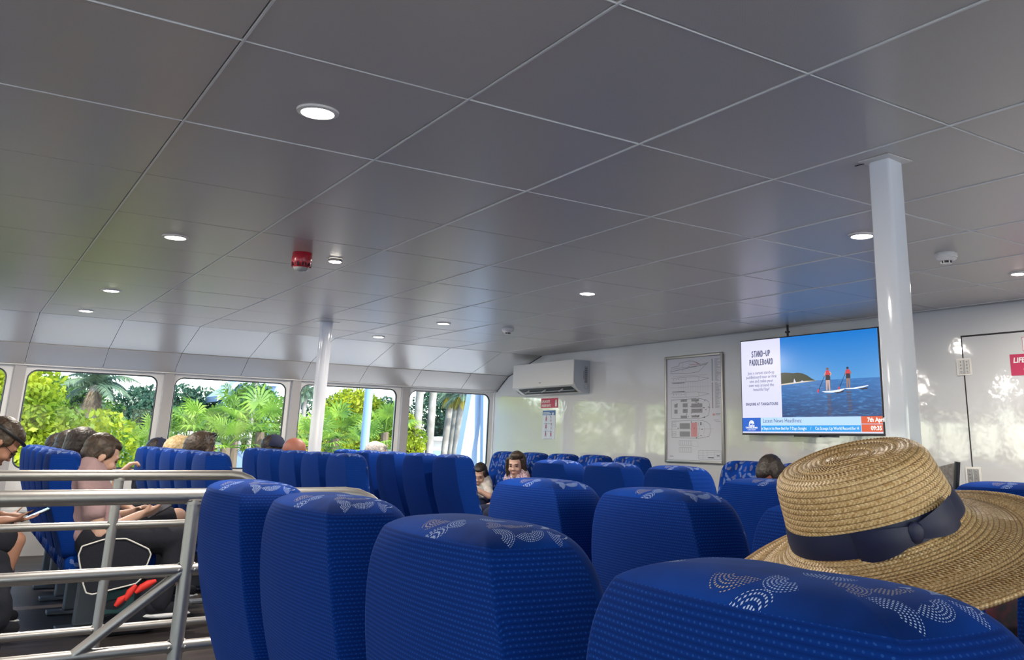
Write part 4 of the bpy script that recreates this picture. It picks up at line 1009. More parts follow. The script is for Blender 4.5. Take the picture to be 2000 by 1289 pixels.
# companion beyond him with a raised hand and a bare knee
hd2 = P(.60, 5.75, -.095); hip = P(.68, 5.60, 0); hip.z = .47
person('passenger mostly hidden behind the man in pink, one hand raised, bare knee showing', hd2, .2, .35, M_SKINP, M_DKCL, M_DKCL, ('short', M_HDARK), hip, 0.,
    arms=[(P(.78, 5.85, -.35), P(.90, 5.72, -.42), ((1, -.3, 0), (0, 0, -1), .5)), (P(.765, 5.66, -.38), P(.80, 5.68, -.215), ((.5, -.05, .55), (.7, 0, -.5), 1.05))],
    legs=[(P(1.08, 5.72, -.46), P(1.04, 5.75, -.84)), (P(1.09, 5.50, -.44), P(1.10, 5.50, -.80))], bare_legs=True, vox=.0085)
phone(P(.925, 5.17, -.375), Euler((.5, -.5, .2)), 'grey phone held in the hands of the man in the pink shirt', M_PHONE, mat('phone_screen_dim', (.10, .10, .12), rough=.15))
# heads over the seats behind him
def seated(px, py, X, facing, label, z=None, **k):
    p = atX(px, py, K*X); hip = Vector((p.x-.02*math.cos(facing), p.y, .46)); k.setdefault('yaw', facing); k.setdefault('vox', .0095)
    yaw = k.pop('yaw'); return person(label, p, yaw, hip=hip, facing=facing, **k)
seated(136, 876, .66, 0, 'dark haired passenger over the seat tops, just left of the man in pink', yaw=.1, pitch=.3, skin=M_SKIN, hr=('tied', M_HDARK), headgear=None)
seated(116, 880, .64, 0, 'passenger in a black cap at the far left of the man in pink', yaw=.2, pitch=.2, skin=M_SKIN, hr=('short', M_HDARK), headgear='cap')
seated(307, 886, 1.36, 0, 'passenger in a dark studded cap left of the blonde passenger', yaw=.4, pitch=.2, hr=('short', M_HDARK), headgear='studcap')
seated(350, 884, 1.36, 0, 'blonde passenger between two dark heads in the third window', yaw=.3, pitch=.15, skin=M_SKINP, hr=('bob', M_HBL), s=.9)
seated(393, 880, 1.36, 0, 'brown haired passenger with sunglasses pushed up on the head', yaw=.3, pitch=.15, hr=('bob', M_HBR), headgear='sunglasses', s=.9)
seated(534, 880, 2.10, 0, 'passenger in a black baseball cap by the window pillar', yaw=.1, pitch=.1, hr=('short', M_HDARK), headgear='cap')
seated(573, 886, 2.10, 0, 'bald ruddy passenger left of the slim white column', yaw=-.2, pitch=.45, skin=M_SKINR, hr=('short', M_HGR), bald=True)
seated(735, 892, 2.83, 0, 'grey haired passenger over the seat tops in the fourth window', yaw=.0, pitch=.1, skin=M_SKINP, hr=('short', M_HGR))
# man at the left edge looking down through glasses
hd = P(.185, 5.16, -.058); hip = P(.0, 5.12, 0); hip.z = .50
person('man at the left edge with dark head band and glasses, bent over his phone', hd, .08, .75, M_SKIN, M_DKCL, M_DKCL, ('short', M_HBR), hip, 0.,
    arms=[(P(.05, 5.45, -.42), P(.26, 5.28, -.395), ((1, -.3, 0), (0, 0, 1), .3)), (P(.03, 4.98, -.42), P(.27, 5.06, -.40), ((1, .25, 0), (0, .1, 1), .3))],
    legs=[(P(.30, 5.30, -.47), P(.26, 5.32, -.83)), (P(.31, 5.02, -.49), P(.25, 5.0, -.83))], glasses=True, headgear='band', bare_legs=True)
phone(P(.385, 5.14, -.385), Euler((0, -.45, .1)), 'pale glowing phone held by the man at the left edge')
# girl and woman facing aft by the last window
hd = atX(937, 928, K*3.93); hip = Vector((hd.x+.03, hd.y-.01, .44))
person('girl in a cream printed t-shirt looking down at a phone beside the last window', hd, PI+.85, .38, M_SKINP, M_CREAM, M_NVCL, ('tied', M_HDARK), hip, PI,
    arms=[(hip+V((-.03, -.22, .10)), hip+V((-.20, -.10, .20)), ((-.5, .5, .25), (.2, .2, .8), .5)), (hip+V((-.03, .22, .06)), hip+V((-.22, .06, .04)), ((-.9, -.3, 0), (0, 0, 1), .3))],
    s=.82, hs=.93, bare_legs=True, vox=.0075)
phone(hip+V((-.265, -.045, .255)), Euler((.4, .6, 2.6)), 'dark phone held by the girl', M_PHONE, M_PHONE)
gx = hip
hd = atX(1008, 908, K*3.95); hip = Vector((hd.x+.05, hd.y, .42))
person('woman with a brown bob and purple floral top looking down, right of the girl', hd, PI+.75, .22, M_SKINP, M_FLOR, M_NVCL, ('bob', M_HBR), hip, PI, s=.92, hs=.98, vox=.0075)
# small bottle beside the girl
t = empty('water_bottle', gx+V((-.20, -.20, .10)), 'small clear bottle with turquoise label in the lap of the girl', 'bottle')
b = MB(); b.lathe([(.001, 0), (.022, 0), (.022, .09), (.010, .115), (.010, .125)], mat('bottle_plastic', (.55, .60, .58), rough=.1), n=20); b.build('bottle_body', t, smooth=40)
b = MB(); b.lathe([(.0225, .03), (.0225, .085)], mat('turquoise_label', (.02, .45, .62), rough=.4), n=20); b.build('label', t); b = MB(); b.lathe([(.012, .122), (.012, .138), (.001, .138)], M_SIGNW, n=16); b.build('bottle_cap', t)
# dark haired person near the straw hat
hd = atX(1508, 930, K*3.98); hip = Vector((hd.x+.05, hd.y, .42))
person('dark haired passenger with head bowed, left of the straw hat crown', hd, PI+.1, .85, M_SKINR, M_DKCL, M_DKCL, ('tied', M_HDARK), hip, PI, s=.95)

# ------------------------------------------------------------------ the passenger in the straw hat
HC = P(.800, .614, -.0835)          # centre of the brim plane
_d = ray(1735, 1000).normalized(); _rp = (RT-_d*RT.dot(_d)).normalized(); _up = _rp.cross(_d).normalized()
axis = (-_d*math.sin(math.radians(17.5)) + (_up*math.cos(math.radians(12)) - _rp*math.sin(math.radians(12)))*math.cos(math.radians(17.5))).normalized()
def frame(o, zax, xh):
    x = (xh - zax*xh.dot(zax)).normalized(); y = zax.cross(x); return Matrix(((x.x, y.x, zax.x, o.x), (x.y, y.y, zax.y, o.y), (x.z, y.z, zax.z, o.z), (0, 0, 0, 1)))
HM = frame(HC, axis, RT)
def straw_surface(name, parent, prof, n=128, wob=None, thick=.003):
    """prof: (r, z) list from the crown centre outwards"""
    vs = []; d = [0]
    for (r0, z0), (r1, z1) in zip(prof, prof[1:]): d.append(d[-1]+math.hypot(r1-r0, z1-z0))
    for i, (r, z) in enumerate(prof):
        for j in range(n):
            a = 2*PI*j/n; dz = wob(r, a) if wob else 0
            vs.append((r*math.cos(a)*1.04-max(0, z)*.11, r*math.sin(a), z+dz))
    fs = []
    for i in range(len(prof)-1):
        for j in range(n): fs.append((i*n+j, i*n+(j+1) % n, (i+1)*n+(j+1) % n, (i+1)*n+j))
    me = bpy.data.meshes.new(name); me.from_pydata(vs, [], fs); me.materials.append(M_STRAW); uv = me.uv_layers.new(name='UVMap')
    for p in me.polygons:
        p.use_smooth = True; i, j = divmod(p.index, n); r = (prof[i][0]+prof[i+1][0])/2
        q = round(max(r, .01)*2*PI/.0046)*.0046/n
        for li, (ii, jj) in zip(p.loop_indices, ((i, j), (i, j+1), (i+1, j+1), (i+1, j))): uv.data[li].uv = (jj*q, d[ii])
    o = bpy.data.objects.new(name, me); COL.objects.link(o); o.parent = parent
    sd = o.modifiers.new('t', 'SOLIDIFY'); sd.thickness = thick; sd.offset = -1
    return o
ht = empty('straw_hat', None, 'wide brimmed woven straw hat with a navy ribbon bow, worn in front', 'hat', matrix=HM)
def ridge(prof):           # braid rows stand slightly proud
    out = []
    for (r0, z0), (r1, z1) in zip(prof, prof[1:]):
        L = math.hypot(r1-r0, z1-z0); k = max(1, round(L/.0032)); nx, nz = -(z1-z0)/L, (r1-r0)/L
        for i in range(k): t_ = i/k; h = .0009*(1 if i % 2 else -1); out.append((r0+(r1-r0)*t_-nx*0+nx*h*0, z0+(z1-z0)*t_+h*abs(nz)))
    return out+[prof[-1]]
CROWN = [(.0006, .0935), (.03, .094), (.06, .0935), (.074, .092), (.082, .088), (.0865, .080), (.089, .066), (.092, .045), (.096, .02), (.099, .006)]
BRIM = [(.099, .006), (.108, -.001), (.125, -.009), (.15, -.019), (.175, -.026), (.206, -.034)]
wob = lambda r, a: -.004*((r-.1)/.09)*math.cos(2*a+.6)+.003*((r-.1)/.09)*math.sin(a*3) if r > .105 else 0
straw_surface('crown', ht, ridge(CROWN)); straw_surface('brim', ht, ridge(BRIM), wob=wob)
b = MB(); n = 96; vs = []; rows = [(.1000, .007), (.1000, .016), (.0975, .028), (.0955, .037)]
for r, z in rows:
    for j in range(n):
        a = 2*PI*j/n; vs.append(((r+.0012)*1.04*math.cos(a)-z*.11, (r+.0012)*math.sin(a), z+.0015*math.sin(3*a+1)))
b.add(vs, [(i*n+j, i*n+(j+1) % n, (i+1)*n+(j+1) % n, (i+1)*n+j) for i in range(3) for j in range(n)], M_NAVY); b.build('ribbon', ht, smooth=60)
# flat bow at the wearer's back, facing the camera
def bow():
    a0 = math.radians(-80); b = MB(); R0 = .1005
    def pt(da, z, off): a = a0+da; return ((R0+off)*1.04*math.cos(a)-z*.11, (R0+off)*math.sin(a), z)
    for sg in (-1, 1):
        vs = []; m = 12
        for i in range(m+1):
            t_ = i/m; w_ = .008+.0095*math.sin(min(1, t_*1.25)*PI/2); off = .002+.006*math.sin(t_*PI)
            zc = .0235+.001*sg*t_
            for k in range(5): u = -1+.5*k; vs.append(pt(sg*(.02+.62*t_), zc+u*w_, off*(1-.25*abs(u))))
        b.add(vs, [(i*5+k, (i+1)*5+k, (i+1)*5+k+1, i*5+k+1) for i in range(m) for k in range(4)], M_NAVY)
    b.build('bow', ht, smooth=60)
    b = MB(); b.ell(pt(0, .0235, .002), (.004, .010, .0125), M_NAVY, None, Euler((0, 0, a0)), 2); b.build('bow_knot', ht, smooth=60)
bow()
# wearer
hdp = HC - axis*.055; hip = Vector((P(.72, 0, 0).x, hdp.y-.10, .47))
person('person wearing the straw hat, dark hair and dark top, seen from behind', hdp, -.25, -.05, M_SKINP, M_DKCL, M_DKCL, ('long', M_HDARK), hip, 0., s=.95, hs=.98, roll=.12)
# beige woven visor with a black edge, propped on a seat back
M_WEAVE = mat('beige_weave', (.36, .32, .28), rough=.7, bump=(160, .6, .003), var=(90, (.26, .225, .19)))
h2 = atX(1862, 940, K*2.70)
M2 = Matrix(((WX.x, 0, WZ.x, h2.x), (WX.y, 0, WZ.y, h2.y), (WX.z, 1, WZ.z, h2.z), (0, 0, 0, 1))) @ Matrix.Rotation(math.radians(8), 4, 'Z')
t2 = empty('woven_visor', None, 'beige woven visor with a thick black edge, right of the straw hat crown', 'hat', matrix=M2)
b = MB(); q = [(-.20, -.10), (-.012, -.10), (.034, .066), (-.05, .058), (-.20, .046)]
b.add([(x, y, .0-.5*x*x) for x, y in q]+[(x, y, .008-.5*x*x) for x, y in q], [(4, 3, 2, 1, 0), (5, 6, 7, 8, 9)]+[(i, (i+1) % 5, (i+1) % 5+5, i+5) for i in range(5)], M_WEAVE); b.build('woven_brim', t2)
b = MB(); b.tube([(-.014, -.10, .004), (.010, -.02, .004), (.036, .068, .004)], .011, M_BLACK, n=8); b.build('black_edging', t2, smooth=60)

# someone at the right edge beyond the straw hat
p = P(1.52, .775, -.17); hip = Vector((p.x-.03, p.y-.02, .40))
person('passenger at the right edge in dark clothes with a red detail, beyond the straw hat', p, 0, .2, M_SKIN, mat('dark_red_check', (.012, .012, .02), rough=.9, var=(16, (.16, .01, .025))), M_DKCL, ('long', M_HDARK), hip, 0., s=.95, short_sleeve=False)

# ------------------------------------------------------------------ bags by the window seats
c = P(.22, 5.02, 0); t = empty('backpack', Vector((c.x, c.y, .2)), 'dark backpack standing between the left man and the seats', 'backpack')
b = MB(); b.box((-.13, -.15, -.17), (.13, .15, .22), M_BAG, bev=.07); b.ell((0, 0, .20), (.12, .14, .12), M_BAG); b.ell((.06, -.13, -.02), (.10, .05, .13), M_BAG)
remesh(b, M_BAG, .014, 4, .014, 12).build('bag_body', t, smooth=80)
b = MB(); b.tube([(0, -.03, .31), (0, 0, .345), (0, .03, .31)], .007, M_BAG, n=6); b.build('grab_handle', t); b = MB(); b.tube([(-.09, -.155, -.02), (-.1, -.175, .06), (-.06, -.15, .16)], .003, M_STRAP, n=6); b.build('zip', t)
b = MB(); b.box((-.12, -.14, -.20), (.12, .14, -.16), M_BAG, bev=.01); b.build('base_panel', t)
# tote bag with a white piped outline hanging beside the aisle seat
Y = 4.93; q = [(153, 1085), (160, 1067), (205, 1053), (247, 1052), (290, 1072), (295, 1083), (277, 1129), (265, 1140), (180, 1161), (168, 1158), (162, 1140)]
pts = [atY(px, py, K*Y) for px, py in q]; cen = sum(pts, Vector())/len(pts)
t = empty('tote_bag', cen, 'dark bag with a thin white outline hanging beside the aisle seat', 'bag')
b = MB(); rel = [p-cen for p in pts]; n = len(rel); sh_ = Vector((0, .07, 0))
b.add([v*.985+Vector((0, .004, 0)) for v in rel]+[v*.97+sh_ for v in rel], [tuple(range(n)), tuple(range(2*n-1, n-1, -1))]+[(i, (i+1) % n, n+(i+1) % n, n+i) for i in range(n)], M_BAG); b.build('bag_body', t)
sm = []
for i in range(n):
    a, c1, d = rel[i-1], rel[i], rel[(i+1) % n]; sm += [c1.lerp(a, .12), c1*.994, c1.lerp(d, .12)]
b = MB(); b.tube(sm, .0040, mat('white_piping', (.75, .73, .68), rough=.4), n=8, closed=True); b.build('white_piping', t, smooth=60)
# rucksack with red straps under the man's knees
c = atY(262, 1165, K*4.98); t = empty('rucksack', Vector((c.x, c.y+.10, .0)), 'dark green rucksack with red straps under the knees of the man in pink', 'bag')
b = MB(); b.box((-.14, -.10, .0), (.15, .10, .28), M_BAG, bev=.04); b.box((-.16, -.12, .10), (.0, -.04, .26), M_BAGG, bev=.02); remesh(b, M_BAG, .012, 3, .01, 14).build('bag_body', t, smooth=80)
b = MB(); b.box((-.16, -.125, .12), (.0, -.098, .25), M_BAGG, bev=.01); b.build('front_pocket', t)
o0 = Vector((c.x, c.y+.10, 0))
for st in ([(225, 1184), (235, 1172), (246, 1164)], [(244, 1172), (254, 1156), (266, 1142)], [(264, 1158), (276, 1148), (290, 1140), (305, 1134)]):
    b = MB(); pp = [atY(px, py, K*4.86)-o0 for px, py in st]
    b.tube(pp, [.010]+[.020]*(len(pp)-2)+[.009], M_STRAP, n=8); b.build('red_strap', t, smooth=50)
# ------------------------------------------------------------------ outside: quay, palms, trees
GZ = -3.2
b = MB(); b.box((-120, -140, GZ-.5), (160, 160, GZ), mat('pale_blue_quay', (.74, .71, .66), rough=.8, var=(.3, (.68, .65, .60)))); struct(b.build('ground'))
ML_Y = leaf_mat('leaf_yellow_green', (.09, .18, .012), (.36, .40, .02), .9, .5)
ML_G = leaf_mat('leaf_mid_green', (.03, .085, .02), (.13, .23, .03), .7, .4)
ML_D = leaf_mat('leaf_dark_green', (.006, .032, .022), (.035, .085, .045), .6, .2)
ML_P = leaf_mat('palm_leaf', (.035, .11, .022), (.20, .34, .035), 1.2, .45)
ML_F = leaf_mat('grey_green_frond', (.06, .12, .09), (.14, .20, .12), 1., .35)
ML_DRY = leaf_mat('dry_frond', (.10, .07, .045), (.22, .17, .11), 1.5, .3)
ML_GOLD = leaf_mat('golden_frond', (.22, .18, .02), (.34, .30, .05), 1., .4)
M_TRUNK = mat('grey_trunk', (.15, .14, .12), rough=.9, bump=(9, .5, .02), var=(3, (.24, .225, .20)))
M_BARK = mat('brown_bark', (.10, .075, .05), rough=.95)
def rv(s=1.): return Vector((R.gauss(0, 1), R.gauss(0, 1), R.gauss(0, 1))).normalized()*s
def leafs(mb, blobs, n, sz, m, elong=1.6):
    tot = sum(b[1]**2 for b in blobs); vs = []; fs = []
    for c, r in blobs:
        k = int(n*r*r/tot)
        for i in range(k):
            d = rv(); p = c + Vector((d.x*r, d.y*r, d.z*r*.85))*R.uniform(.72, 1.05)
            a = (rv()+d*.5).normalized(); t = a.cross(rv()).normalized(); s = sz*R.uniform(.6, 1.35)
            o = len(vs); vs += [p-a*s*elong/2, p+t*s*.42, p+a*s*elong/2, p-t*s*.42]; fs.append((o, o+1, o+2, o+3))
    mb.add(vs, fs, m)
def broadleaf(x, y, top, rad, n, sz, m, label, name='broadleaf_tree', group=None, bot=None, cat='tree', seed=0, zs=1.):
    """crown between bot and top (metres, absolute) standing on the quay"""
    bot = top-2.2*rad if bot is None else bot
    base = Vector((x, y, GZ)); t = empty(name, base, label, cat, group)
    rr = random.Random(seed+int(x*7)); blobs = []
    hc = (top-bot)
    for i in range(14):
        zz = bot+hc*(.12+.80*i/13.); w = math.sin(PI*min(.95, .22+.70*i/13.))
        a = rr.uniform(0, 2*PI); q = rad*w*rr.uniform(.25, .75); r = rad*rr.uniform(.34, .52)*(1 if i < 12 else .7)
        blobs.append((Vector((q*math.cos(a), q*math.sin(a)*.8, min(zz, top-r*.8)-GZ)), r))
    b = MB()
    b.tube([(0, 0, 0), (.05*rad, 0, (bot-GZ)*.6), (0, .02, (bot+top)/2-GZ)], [.10*rad, .07*rad, .03*rad], M_BARK, n=8)
    for c, r in blobs[::2]: b.tube([(0, 0, (bot-GZ)*.75), c*.5+Vector((0, 0, c.z*.4)), c], [.05*rad, .03*rad, .012*rad], M_BARK, n=5)
    b.build('trunk', t)
    b = MB(); leafs(b, blobs, n, sz, m); b.build('foliage', t); return t
def fan_palm(x, y, z, s, label, n=14, m=None, seed=1):
    rr = random.Random(seed); t = empty('fan_palm', Vector((x, y, GZ)), label, 'palm', None); b = MB(); hz = z-GZ
    b.tube([(0, 0, 0), (.04, .02, hz*.6), (0, 0, hz)], [.16, .13, .10], M_BARK, n=8); b.build('trunk', t)
    b = MB()
    for i in range(n):
        az = 2*PI*(i*.381966)+rr.uniform(-.2, .2); el = rr.uniform(-.2, 1.25); L = s*rr.uniform(.55, .85)
        d = Vector((math.cos(az)*math.cos(el), math.sin(az)*math.cos(el), math.sin(el)))
        hub = Vector((0, 0, hz))+d*L; b.tube([(0, 0, hz), Vector((0, 0, hz))+d*L*.6+Vector((0, 0, .03)), hub], [.025*s, .018*s, .01*s], m or ML_P, n=4)
        side = d.cross(Vector((0, 0, 1)))
        side = side.normalized() if side.length > .1 else Vector((1, 0, 0)); upv = side.cross(d).normalized()
        fr = s*rr.uniform(.55, .8); nb = 17
        for k in range(nb):
            a = math.radians(-135+270*k/(nb-1)); q = (d*math.cos(a)+side*math.sin(a)).normalized(); Lb = fr*(.72+.28*math.cos(a))
            w_ = (side*math.cos(a)-d*math.sin(a)).normalized()*fr*.052
            p1 = hub+q*Lb*.55+upv*.03*s; p2 = hub+q*Lb-Vector((0, 0, 1))*Lb*rr.uniform(.10, .32)
            b.add([hub, p1-w_, p2, p1+w_], [(0, 1, 2, 3)], m or ML_P)
    b.build('fronds', t); return t
def feather_palm(x, y, z, s, label, m=None, n=18, trunk_r=.16, skirt=False, seed=3, name='feather_palm', crown=True, gold=False, lean=0., group=None):
    rr = random.Random(seed); t = empty(name, Vector((x, y, GZ)), label, 'palm', group); hz = z-GZ; b = MB()
    zt = [i/8. for i in range(9)]
    b.tube([(lean*q*q, 0, hz*q) for q in zt], [trunk_r*(1.15-.25*q) for q in zt], M_TRUNK, n=12); b.build('trunk', t, smooth=60)
    if not crown: return t
    def frond(b, d, L, droop, m_):
        p = Vector((lean, 0, hz)); pts = [p.copy()]; v = d.copy()
        for k in range(9): v = (v+Vector((0, 0, -droop*.16))).normalized(); p = p+v*L/9; pts.append(p.copy())
        b.tube(pts, [.03*s*(1-.08*k) for k in range(10)], m_, n=4)
        for k in range(1, 10):
            tg = (pts[k]-pts[k-1]).normalized(); sd = tg.cross(Vector((0, 0, 1))); sd = sd.normalized() if sd.length > .05 else Vector((1, 0, 0))
            for sg in (-1, 1):
                for f_ in (0, .33, .66):
                    o = pts[k-1].lerp(pts[k], f_); ln = L*.26*math.sin(PI*min(.97, .12+.09*(k+f_)))
                    e = o+sd*sg*ln*.75+tg*ln*.4-Vector((0, 0, 1))*ln*rr.uniform(.35, .8); w_ = tg*.028*s
                    b.add([o-w_, o+w_, e], [(0, 1, 2)], m_)
    b = MB()
    for i in range(n):
        az = 2*PI*i*.381966; el = rr.uniform(.05, 1.35); d = Vector((math.cos(az)*math.cos(el), math.sin(az)*math.cos(el), math.sin(el))); frond(b, d, s*rr.uniform(.85, 1.1), 1.1, m or ML_F)
    b.build('fronds', t)
    if skirt:
        b = MB()
        for i in range(14):
            az = 2*PI*i*.381966; d = Vector((math.cos(az)*.45, math.sin(az)*.45, -.3)).normalized(); frond(b, d, s*.75, 2.6, ML_DRY)
        b.build('dead_fronds', t)
    if gold:
        b = MB()
        for i in range(10):
            az = 2*PI*i*.381966; d = Vector((math.cos(az), math.sin(az), -.05)).normalized(); frond(b, d, s*.8, 2., ML_GOLD)
        b.build('golden_fronds', t)
    return t
def at(px, py, Y): return atY(px, py, Y)
# yellow-green tree filling the two leftmost windows
p = at(60, 715, 17); broadleaf(p.x, p.y, p.z, 2.1, 26000, .075, ML_Y, 'bright yellow-green leafy tree filling the left of the second window', bot=-1.8, seed=1)
p = at(-60, 715, 18); broadleaf(p.x, p.y, p.z+.5, 2.1, 14000, .075, ML_Y, 'bright yellow-green tree in the leftmost sliver of window', bot=-1.8, seed=2)
p = at(110, 880, 20); broadleaf(p.x, p.y, p.z, 1.3, 9000, .07, ML_Y, 'low yellow-green bush below the palm with dead fronds', 'garden_bush', bot=-1.6, cat='bush', seed=3)
p = at(185, 882, 24); broadleaf(p.x, p.y, p.z, 1.3, 8000, .08, ML_Y, 'rounded light green bush behind the seated man', 'garden_bush', bot=-1.6, cat='bush', seed=4)
# dark trees further back
DT = [(30, 728, 34, 4.0, 'tall shaded tree behind the yellow-green tree'), (120, 738, 42, 4.6, 'dark tree left of the palm with dead fronds'), (225, 790, 46, 4.4, 'dark tree right of the palm with dead fronds'), (282, 755, 44, 4.0, 'dark rounded tree at the right of the second window'),
      (345, 752, 40, 3.4, 'dark green tree at the left of the third window'), (405, 757, 41, 3.6, 'dark rounded tree left of the blue roof structure'), (455, 815, 46, 4.0, 'dark tree under the blue roof structure'),
      (655, 772, 40, 3.6, 'dark tree behind the slim white column'), (730, 775, 38, 3.4, 'dark green tree behind the blue pole'), (850, 760, 44, 4.0, 'dark tree behind the grey palm trunks'), (925, 775, 46, 4.2, 'dark tree behind the slanting white struts')]
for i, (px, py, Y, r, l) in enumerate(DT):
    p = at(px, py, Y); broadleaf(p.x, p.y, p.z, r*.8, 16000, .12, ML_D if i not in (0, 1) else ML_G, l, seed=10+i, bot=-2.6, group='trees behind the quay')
p = at(505, 748, 30); broadleaf(p.x, p.y, p.z, 2.0, 15000, .085, ML_G, 'pale green tree at the right of the third window', seed=31, bot=-2)
p = at(700, 760, 26); broadleaf(p.x, p.y, p.z, 1.7, 15000, .08, ML_Y, 'bright green tree right of the slim white column', seed=32, bot=-1.2)
p = at(790, 800, 24); broadleaf(p.x, p.y, p.z, .8, 8000, .07, ML_Y, 'narrow bright green shrub at the left of the last window', 'garden_bush', seed=33, bot=-2, cat='bush')
for i, (x, y, top, r, l) in enumerate([(-9, 24, 4.5, 3.4, 'yellow-green tree aft of the leftmost window'), (-19, 27, 4.8, 4., 'second tree aft of the leftmost window'), (27, 33, 4.2, 4., 'dark tree ahead of the last window'), (37, 30, 4.4, 4.2, 'farther dark tree ahead of the last window'), (33, 45, 4.0, 4.6, 'dark tree far ahead behind the struts')]):
    broadleaf(x, y, top, r, 9000, .14, ML_Y if i < 2 else ML_D, l, seed=90+i, bot=-2.6)
# far backdrop of shrubs as a hedge
p = at(250, 838, 30); b = MB(); leafs(b, [(Vector((i*.7, R.uniform(-.3, .3), .55+R.uniform(-.1, .1))), .5) for i in range(-6, 7)], 14000, .07, ML_Y)
o = b.build('clipped_hedge'); o.location = (p.x, p.y, p.z-1.0); tag(o, 'long low yellow-green hedge beyond the quay path', 'hedge')
b = MB(); b.box((-5, -.1, GZ), (5, .1, .9+0*GZ), mat('hedge_wall', (.55, .52, .46), rough=.8)); o = b.build('garden_wall'); o.location = (p.x, p.y+1.2, 0); tag(o, 'pale garden wall under the long hedge', 'wall')
# the palm with a skirt of dead fronds and its neighbours
p = at(186, 752, 30); feather_palm(p.x, p.y, p.z, 1.3, 'palm with a skirt of hanging dead fronds in the second window', skirt=True, seed=5, n=20)
p = at(160, 775, 33); feather_palm(p.x, p.y, p.z-.2, .95, 'palm left of the palm with dead fronds', skirt=True, seed=6, n=14)
p = at(505, 700, 27); feather_palm(p.x, p.y, p.z, .9, 'thin pale trunk rising at the right of the third window', seed=7, trunk_r=.07, n=12)
p = at(597, 768, 32); feather_palm(p.x, p.y, p.z, .9, 'grey-green palm left of the slim white column', seed=8, trunk_r=.09, n=16)
p = at(585, 785, 34); feather_palm(p.x, p.y, p.z, .8, 'smaller grey-green palm at the left of the fourth window', seed=9, trunk_r=.09, n=14)
# fan palms close to the windows
for i, (px, py, Y, s, l) in enumerate([(395, 835, 14.5, 1.0, 'bright fan palm left of centre in the third window'), (365, 858, 15.5, .85, 'fan palm at the left edge of the third window'), (508, 838, 13.5, 1.05, 'fan palm with backlit fronds at the right of the third window'),
        (462, 812, 17, 1.05, 'tall fan palm in the middle of the third window'), (440, 868, 13, .8, 'low fan palm behind the third window heads'), (655, 850, 14, .95, 'bright fan palm just right of the slim column'), (752, 838, 15, 1.0, 'fan palm right of the blue pole'),
        (690, 810, 18, 1.05, 'fan palm left of the blue pole'), (715, 868, 13.5, .75, 'low fan palm at the foot of the blue pole'), (265, 885, 14, .9, 'fan palm behind the raised hand'), (230, 880, 16, .9, 'fan palm right of the seated man'), (300, 862, 15, .8, 'fan palm beside the window pillar'), (610, 868, 13, .8, 'fan palm left of the slim column')]):
    p = at(px, py+6, Y*1.5); fan_palm(p.x, p.y, p.z, s*.80, l, seed=40+i)
p = at(265, 852, 19); b = MB()
rr = random.Random(9)
for i in range(420):
    q = Vector((rr.gauss(0, .5), rr.gauss(0, .25), 0)); L = rr.uniform(.8, 1.6); d = Vector((rr.gauss(0, .28), rr.gauss(0, .2), 1)).normalized(); s_ = Vector((1, .3, 0))*.013
    b.add([q-s_, q+s_, q+d*L*.6+s_, q+d*L+Vector((d.x*.5, 0, -.1)), q+d*L*.6-s_], [(0, 1, 2, 3, 4)], ML_P)
o = b.build('reed_clump'); o.location = (p.x, p.y, p.z-1.5); tag(o, 'clump of tall feathery reeds behind the raised hand', 'reeds', kind='stuff')
# royal palms: tall pale trunks
for i, (px, Y, r, l) in enumerate([(816, 24, .15, 'single tall pale palm trunk at the left of the last window'), (842, 24, .14, 'second tall pale palm trunk in the last window'), (866, 27, .13, 'leftmost trunk of the palm group in the last window'), (872, 29, .13, 'slim palm trunk tucked in the trunk group'),
        (879, 26, .14, 'third trunk of the palm group'), (889, 25, .18, 'thickest rough trunk of the palm group'), (900, 27, .13, 'rightmost trunk of the palm group beside the strut')]):
    p = at(px, 800, Y); up_ = at(px+ (14 if px > 850 else 2), (748 if px > 850 else 700), Y); r *= .8
    feather_palm(p.x, p.y, up_.z+(.3 if px < 850 else -.35), (.75 if px > 850 else .9), l, seed=60+i, trunk_r=r, n=10, lean=.25 if px > 860 else .05, gold=px > 860, group='royal palms in the last window')
# blue-white pole and slanting struts of the jetty crane
M_POLE = mat('pale_blue_paint', (.17, .28, .45), rough=.35)
M_STRUT = mat('blue_white_paint', (.26, .34, .44), rough=.4)
p = at(712, 850, 13); b = MB(); b.tube([(0, 0, 0), (.02, 0, 8)], .062, M_POLE, n=16); o = b.build('jetty_pole', smooth=60); o.location = (p.x, p.y, GZ); tag(o, 'pale blue pole in front of the palms in the fourth window', 'pole')
t = empty('gangway_frame', Vector((at(905, 880, 12.6).x, 12.6, GZ)), 'slanting blue-white gangway struts in the last window', 'gangway'); ox = t.location.copy()
def strut(a, c, wd, nm='strut', Y=12.6):
    A = at(*a, Y)-ox; C_ = at(*c, Y)-ox; b = MB(); d = (C_-A); b.box((-wd/2, -.09, 0), (wd/2, .09, d.length), M_STRUT, Matrix.Translation(A) @ d.to_track_quat('Z', 'Y').to_matrix().to_4x4()); b.build(nm, t)
strut((868, 1095), (931, 745), .17); strut((889, 1095), (938, 745), .06, 'strut_flange'); strut((936, 1110), (941, 745), .09, 'upright', 12.9); strut((948, 1110), (952, 745), .10, 'upright', 12.4)
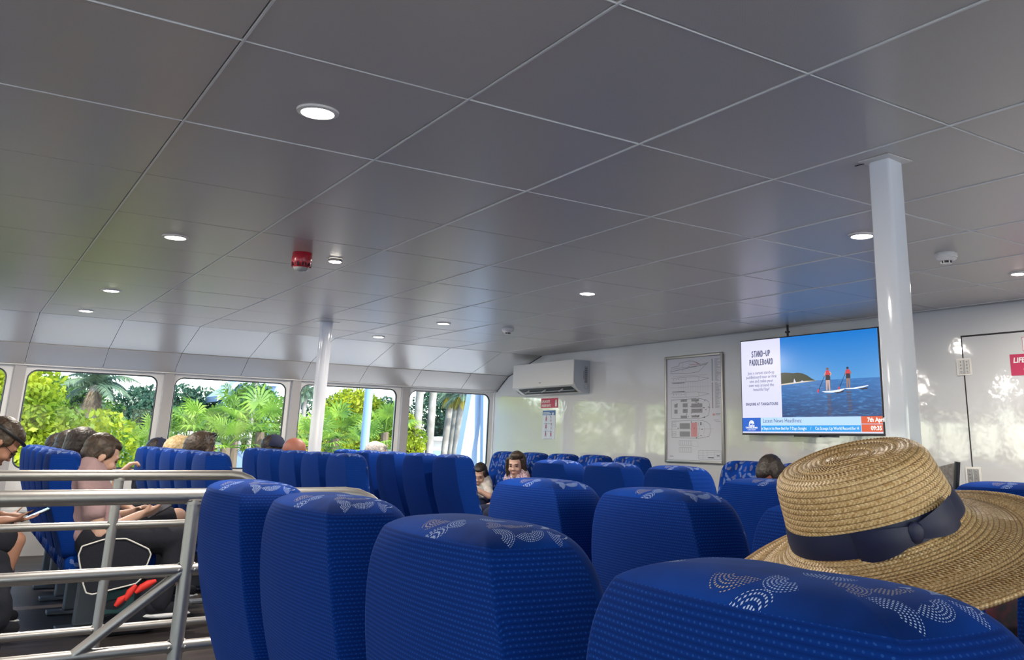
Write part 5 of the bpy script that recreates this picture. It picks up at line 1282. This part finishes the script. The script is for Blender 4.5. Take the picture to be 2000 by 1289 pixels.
# low white buildings and parked boats beyond
M_BLD = mat('white_render', (.42, .42, .41), rough=.7); M_GLZ = mat('blue_glazing', (.10, .17, .28), rough=.2)
def kiosk(px, py, Y, w, h, label, name='harbour_kiosk', cat='building'):
    p = at(px, py, Y); t = empty(name, (p.x, p.y, GZ), label, cat); top = p.z-GZ
    b = MB(); b.box((-w/2, 0, 0), (w/2, 3, top), M_BLD); b.build('wall', t); b = MB(); b.box((-w/2-.2, -.25, top), (w/2+.2, 3.2, top+.14), M_BLD); b.build('roof', t)
    b = MB()
    for k in range(3): b.box((-w/2+.3+k*w/3, -.03, top-1.1), (-w/2+.15+(k+1)*w/3, 0, top-.35), M_GLZ)
    b.build('window_strip', t)
kiosk(822, 862, 37, 3.6, 1, 'low white building behind the first palm trunks in the last window'); kiosk(928, 862, 30, 4.5, 1, 'low white building behind the slanting struts'); kiosk(335, 852, 26, 3.6, 1, 'low white roofed building at the left of the third window')
# blue roofed conveyor-like structure
p = at(455, 775, 38); t = empty('roofed_walkway', (p.x, p.y, GZ), 'blue panelled structure with a pale lattice roof above the trees', 'building')
q0 = at(425, 773, 38); q1 = at(470, 740, 38); ox = t.location.copy()
b = MB(); z0 = q0.z-GZ; z1 = q1.z-GZ; xa = q0.x-p.x; xb_ = q1.x-p.x
b.add([(xa, 0, z0), (xb_, 0, z1), (xb_+1.6, 0, z1), (xb_+1.6, 0, z1-.22), (xb_, 0, z1-.22), (xa, 0, z0-.22)]+[(xa, 2, z0), (xb_, 2, z1), (xb_+1.6, 2, z1), (xb_+1.6, 2, z1-.22), (xb_, 2, z1-.22), (xa, 2, z0-.22)],
    [(0,1,2,3,4,5), (11,10,9,8,7,6)]+[(i, (i+1) % 6, (i+1) % 6+6, i+6) for i in range(6)], M_STRUT); b.build('lattice_roof', t)
b = MB(); b.box((xb_-.3, .5, 0), (xb_+1.7, 2, z1-.2), mat('blue_panel', (.20, .34, .62), rough=.5)); b.build('blue_panel', t)
b = MB(); [b.box((xb_-.55+.7*i, .0, 0), (xb_-.42+.7*i, .12, z1-.15), M_STRUT) for i in range(3)]; b.build('post', t)
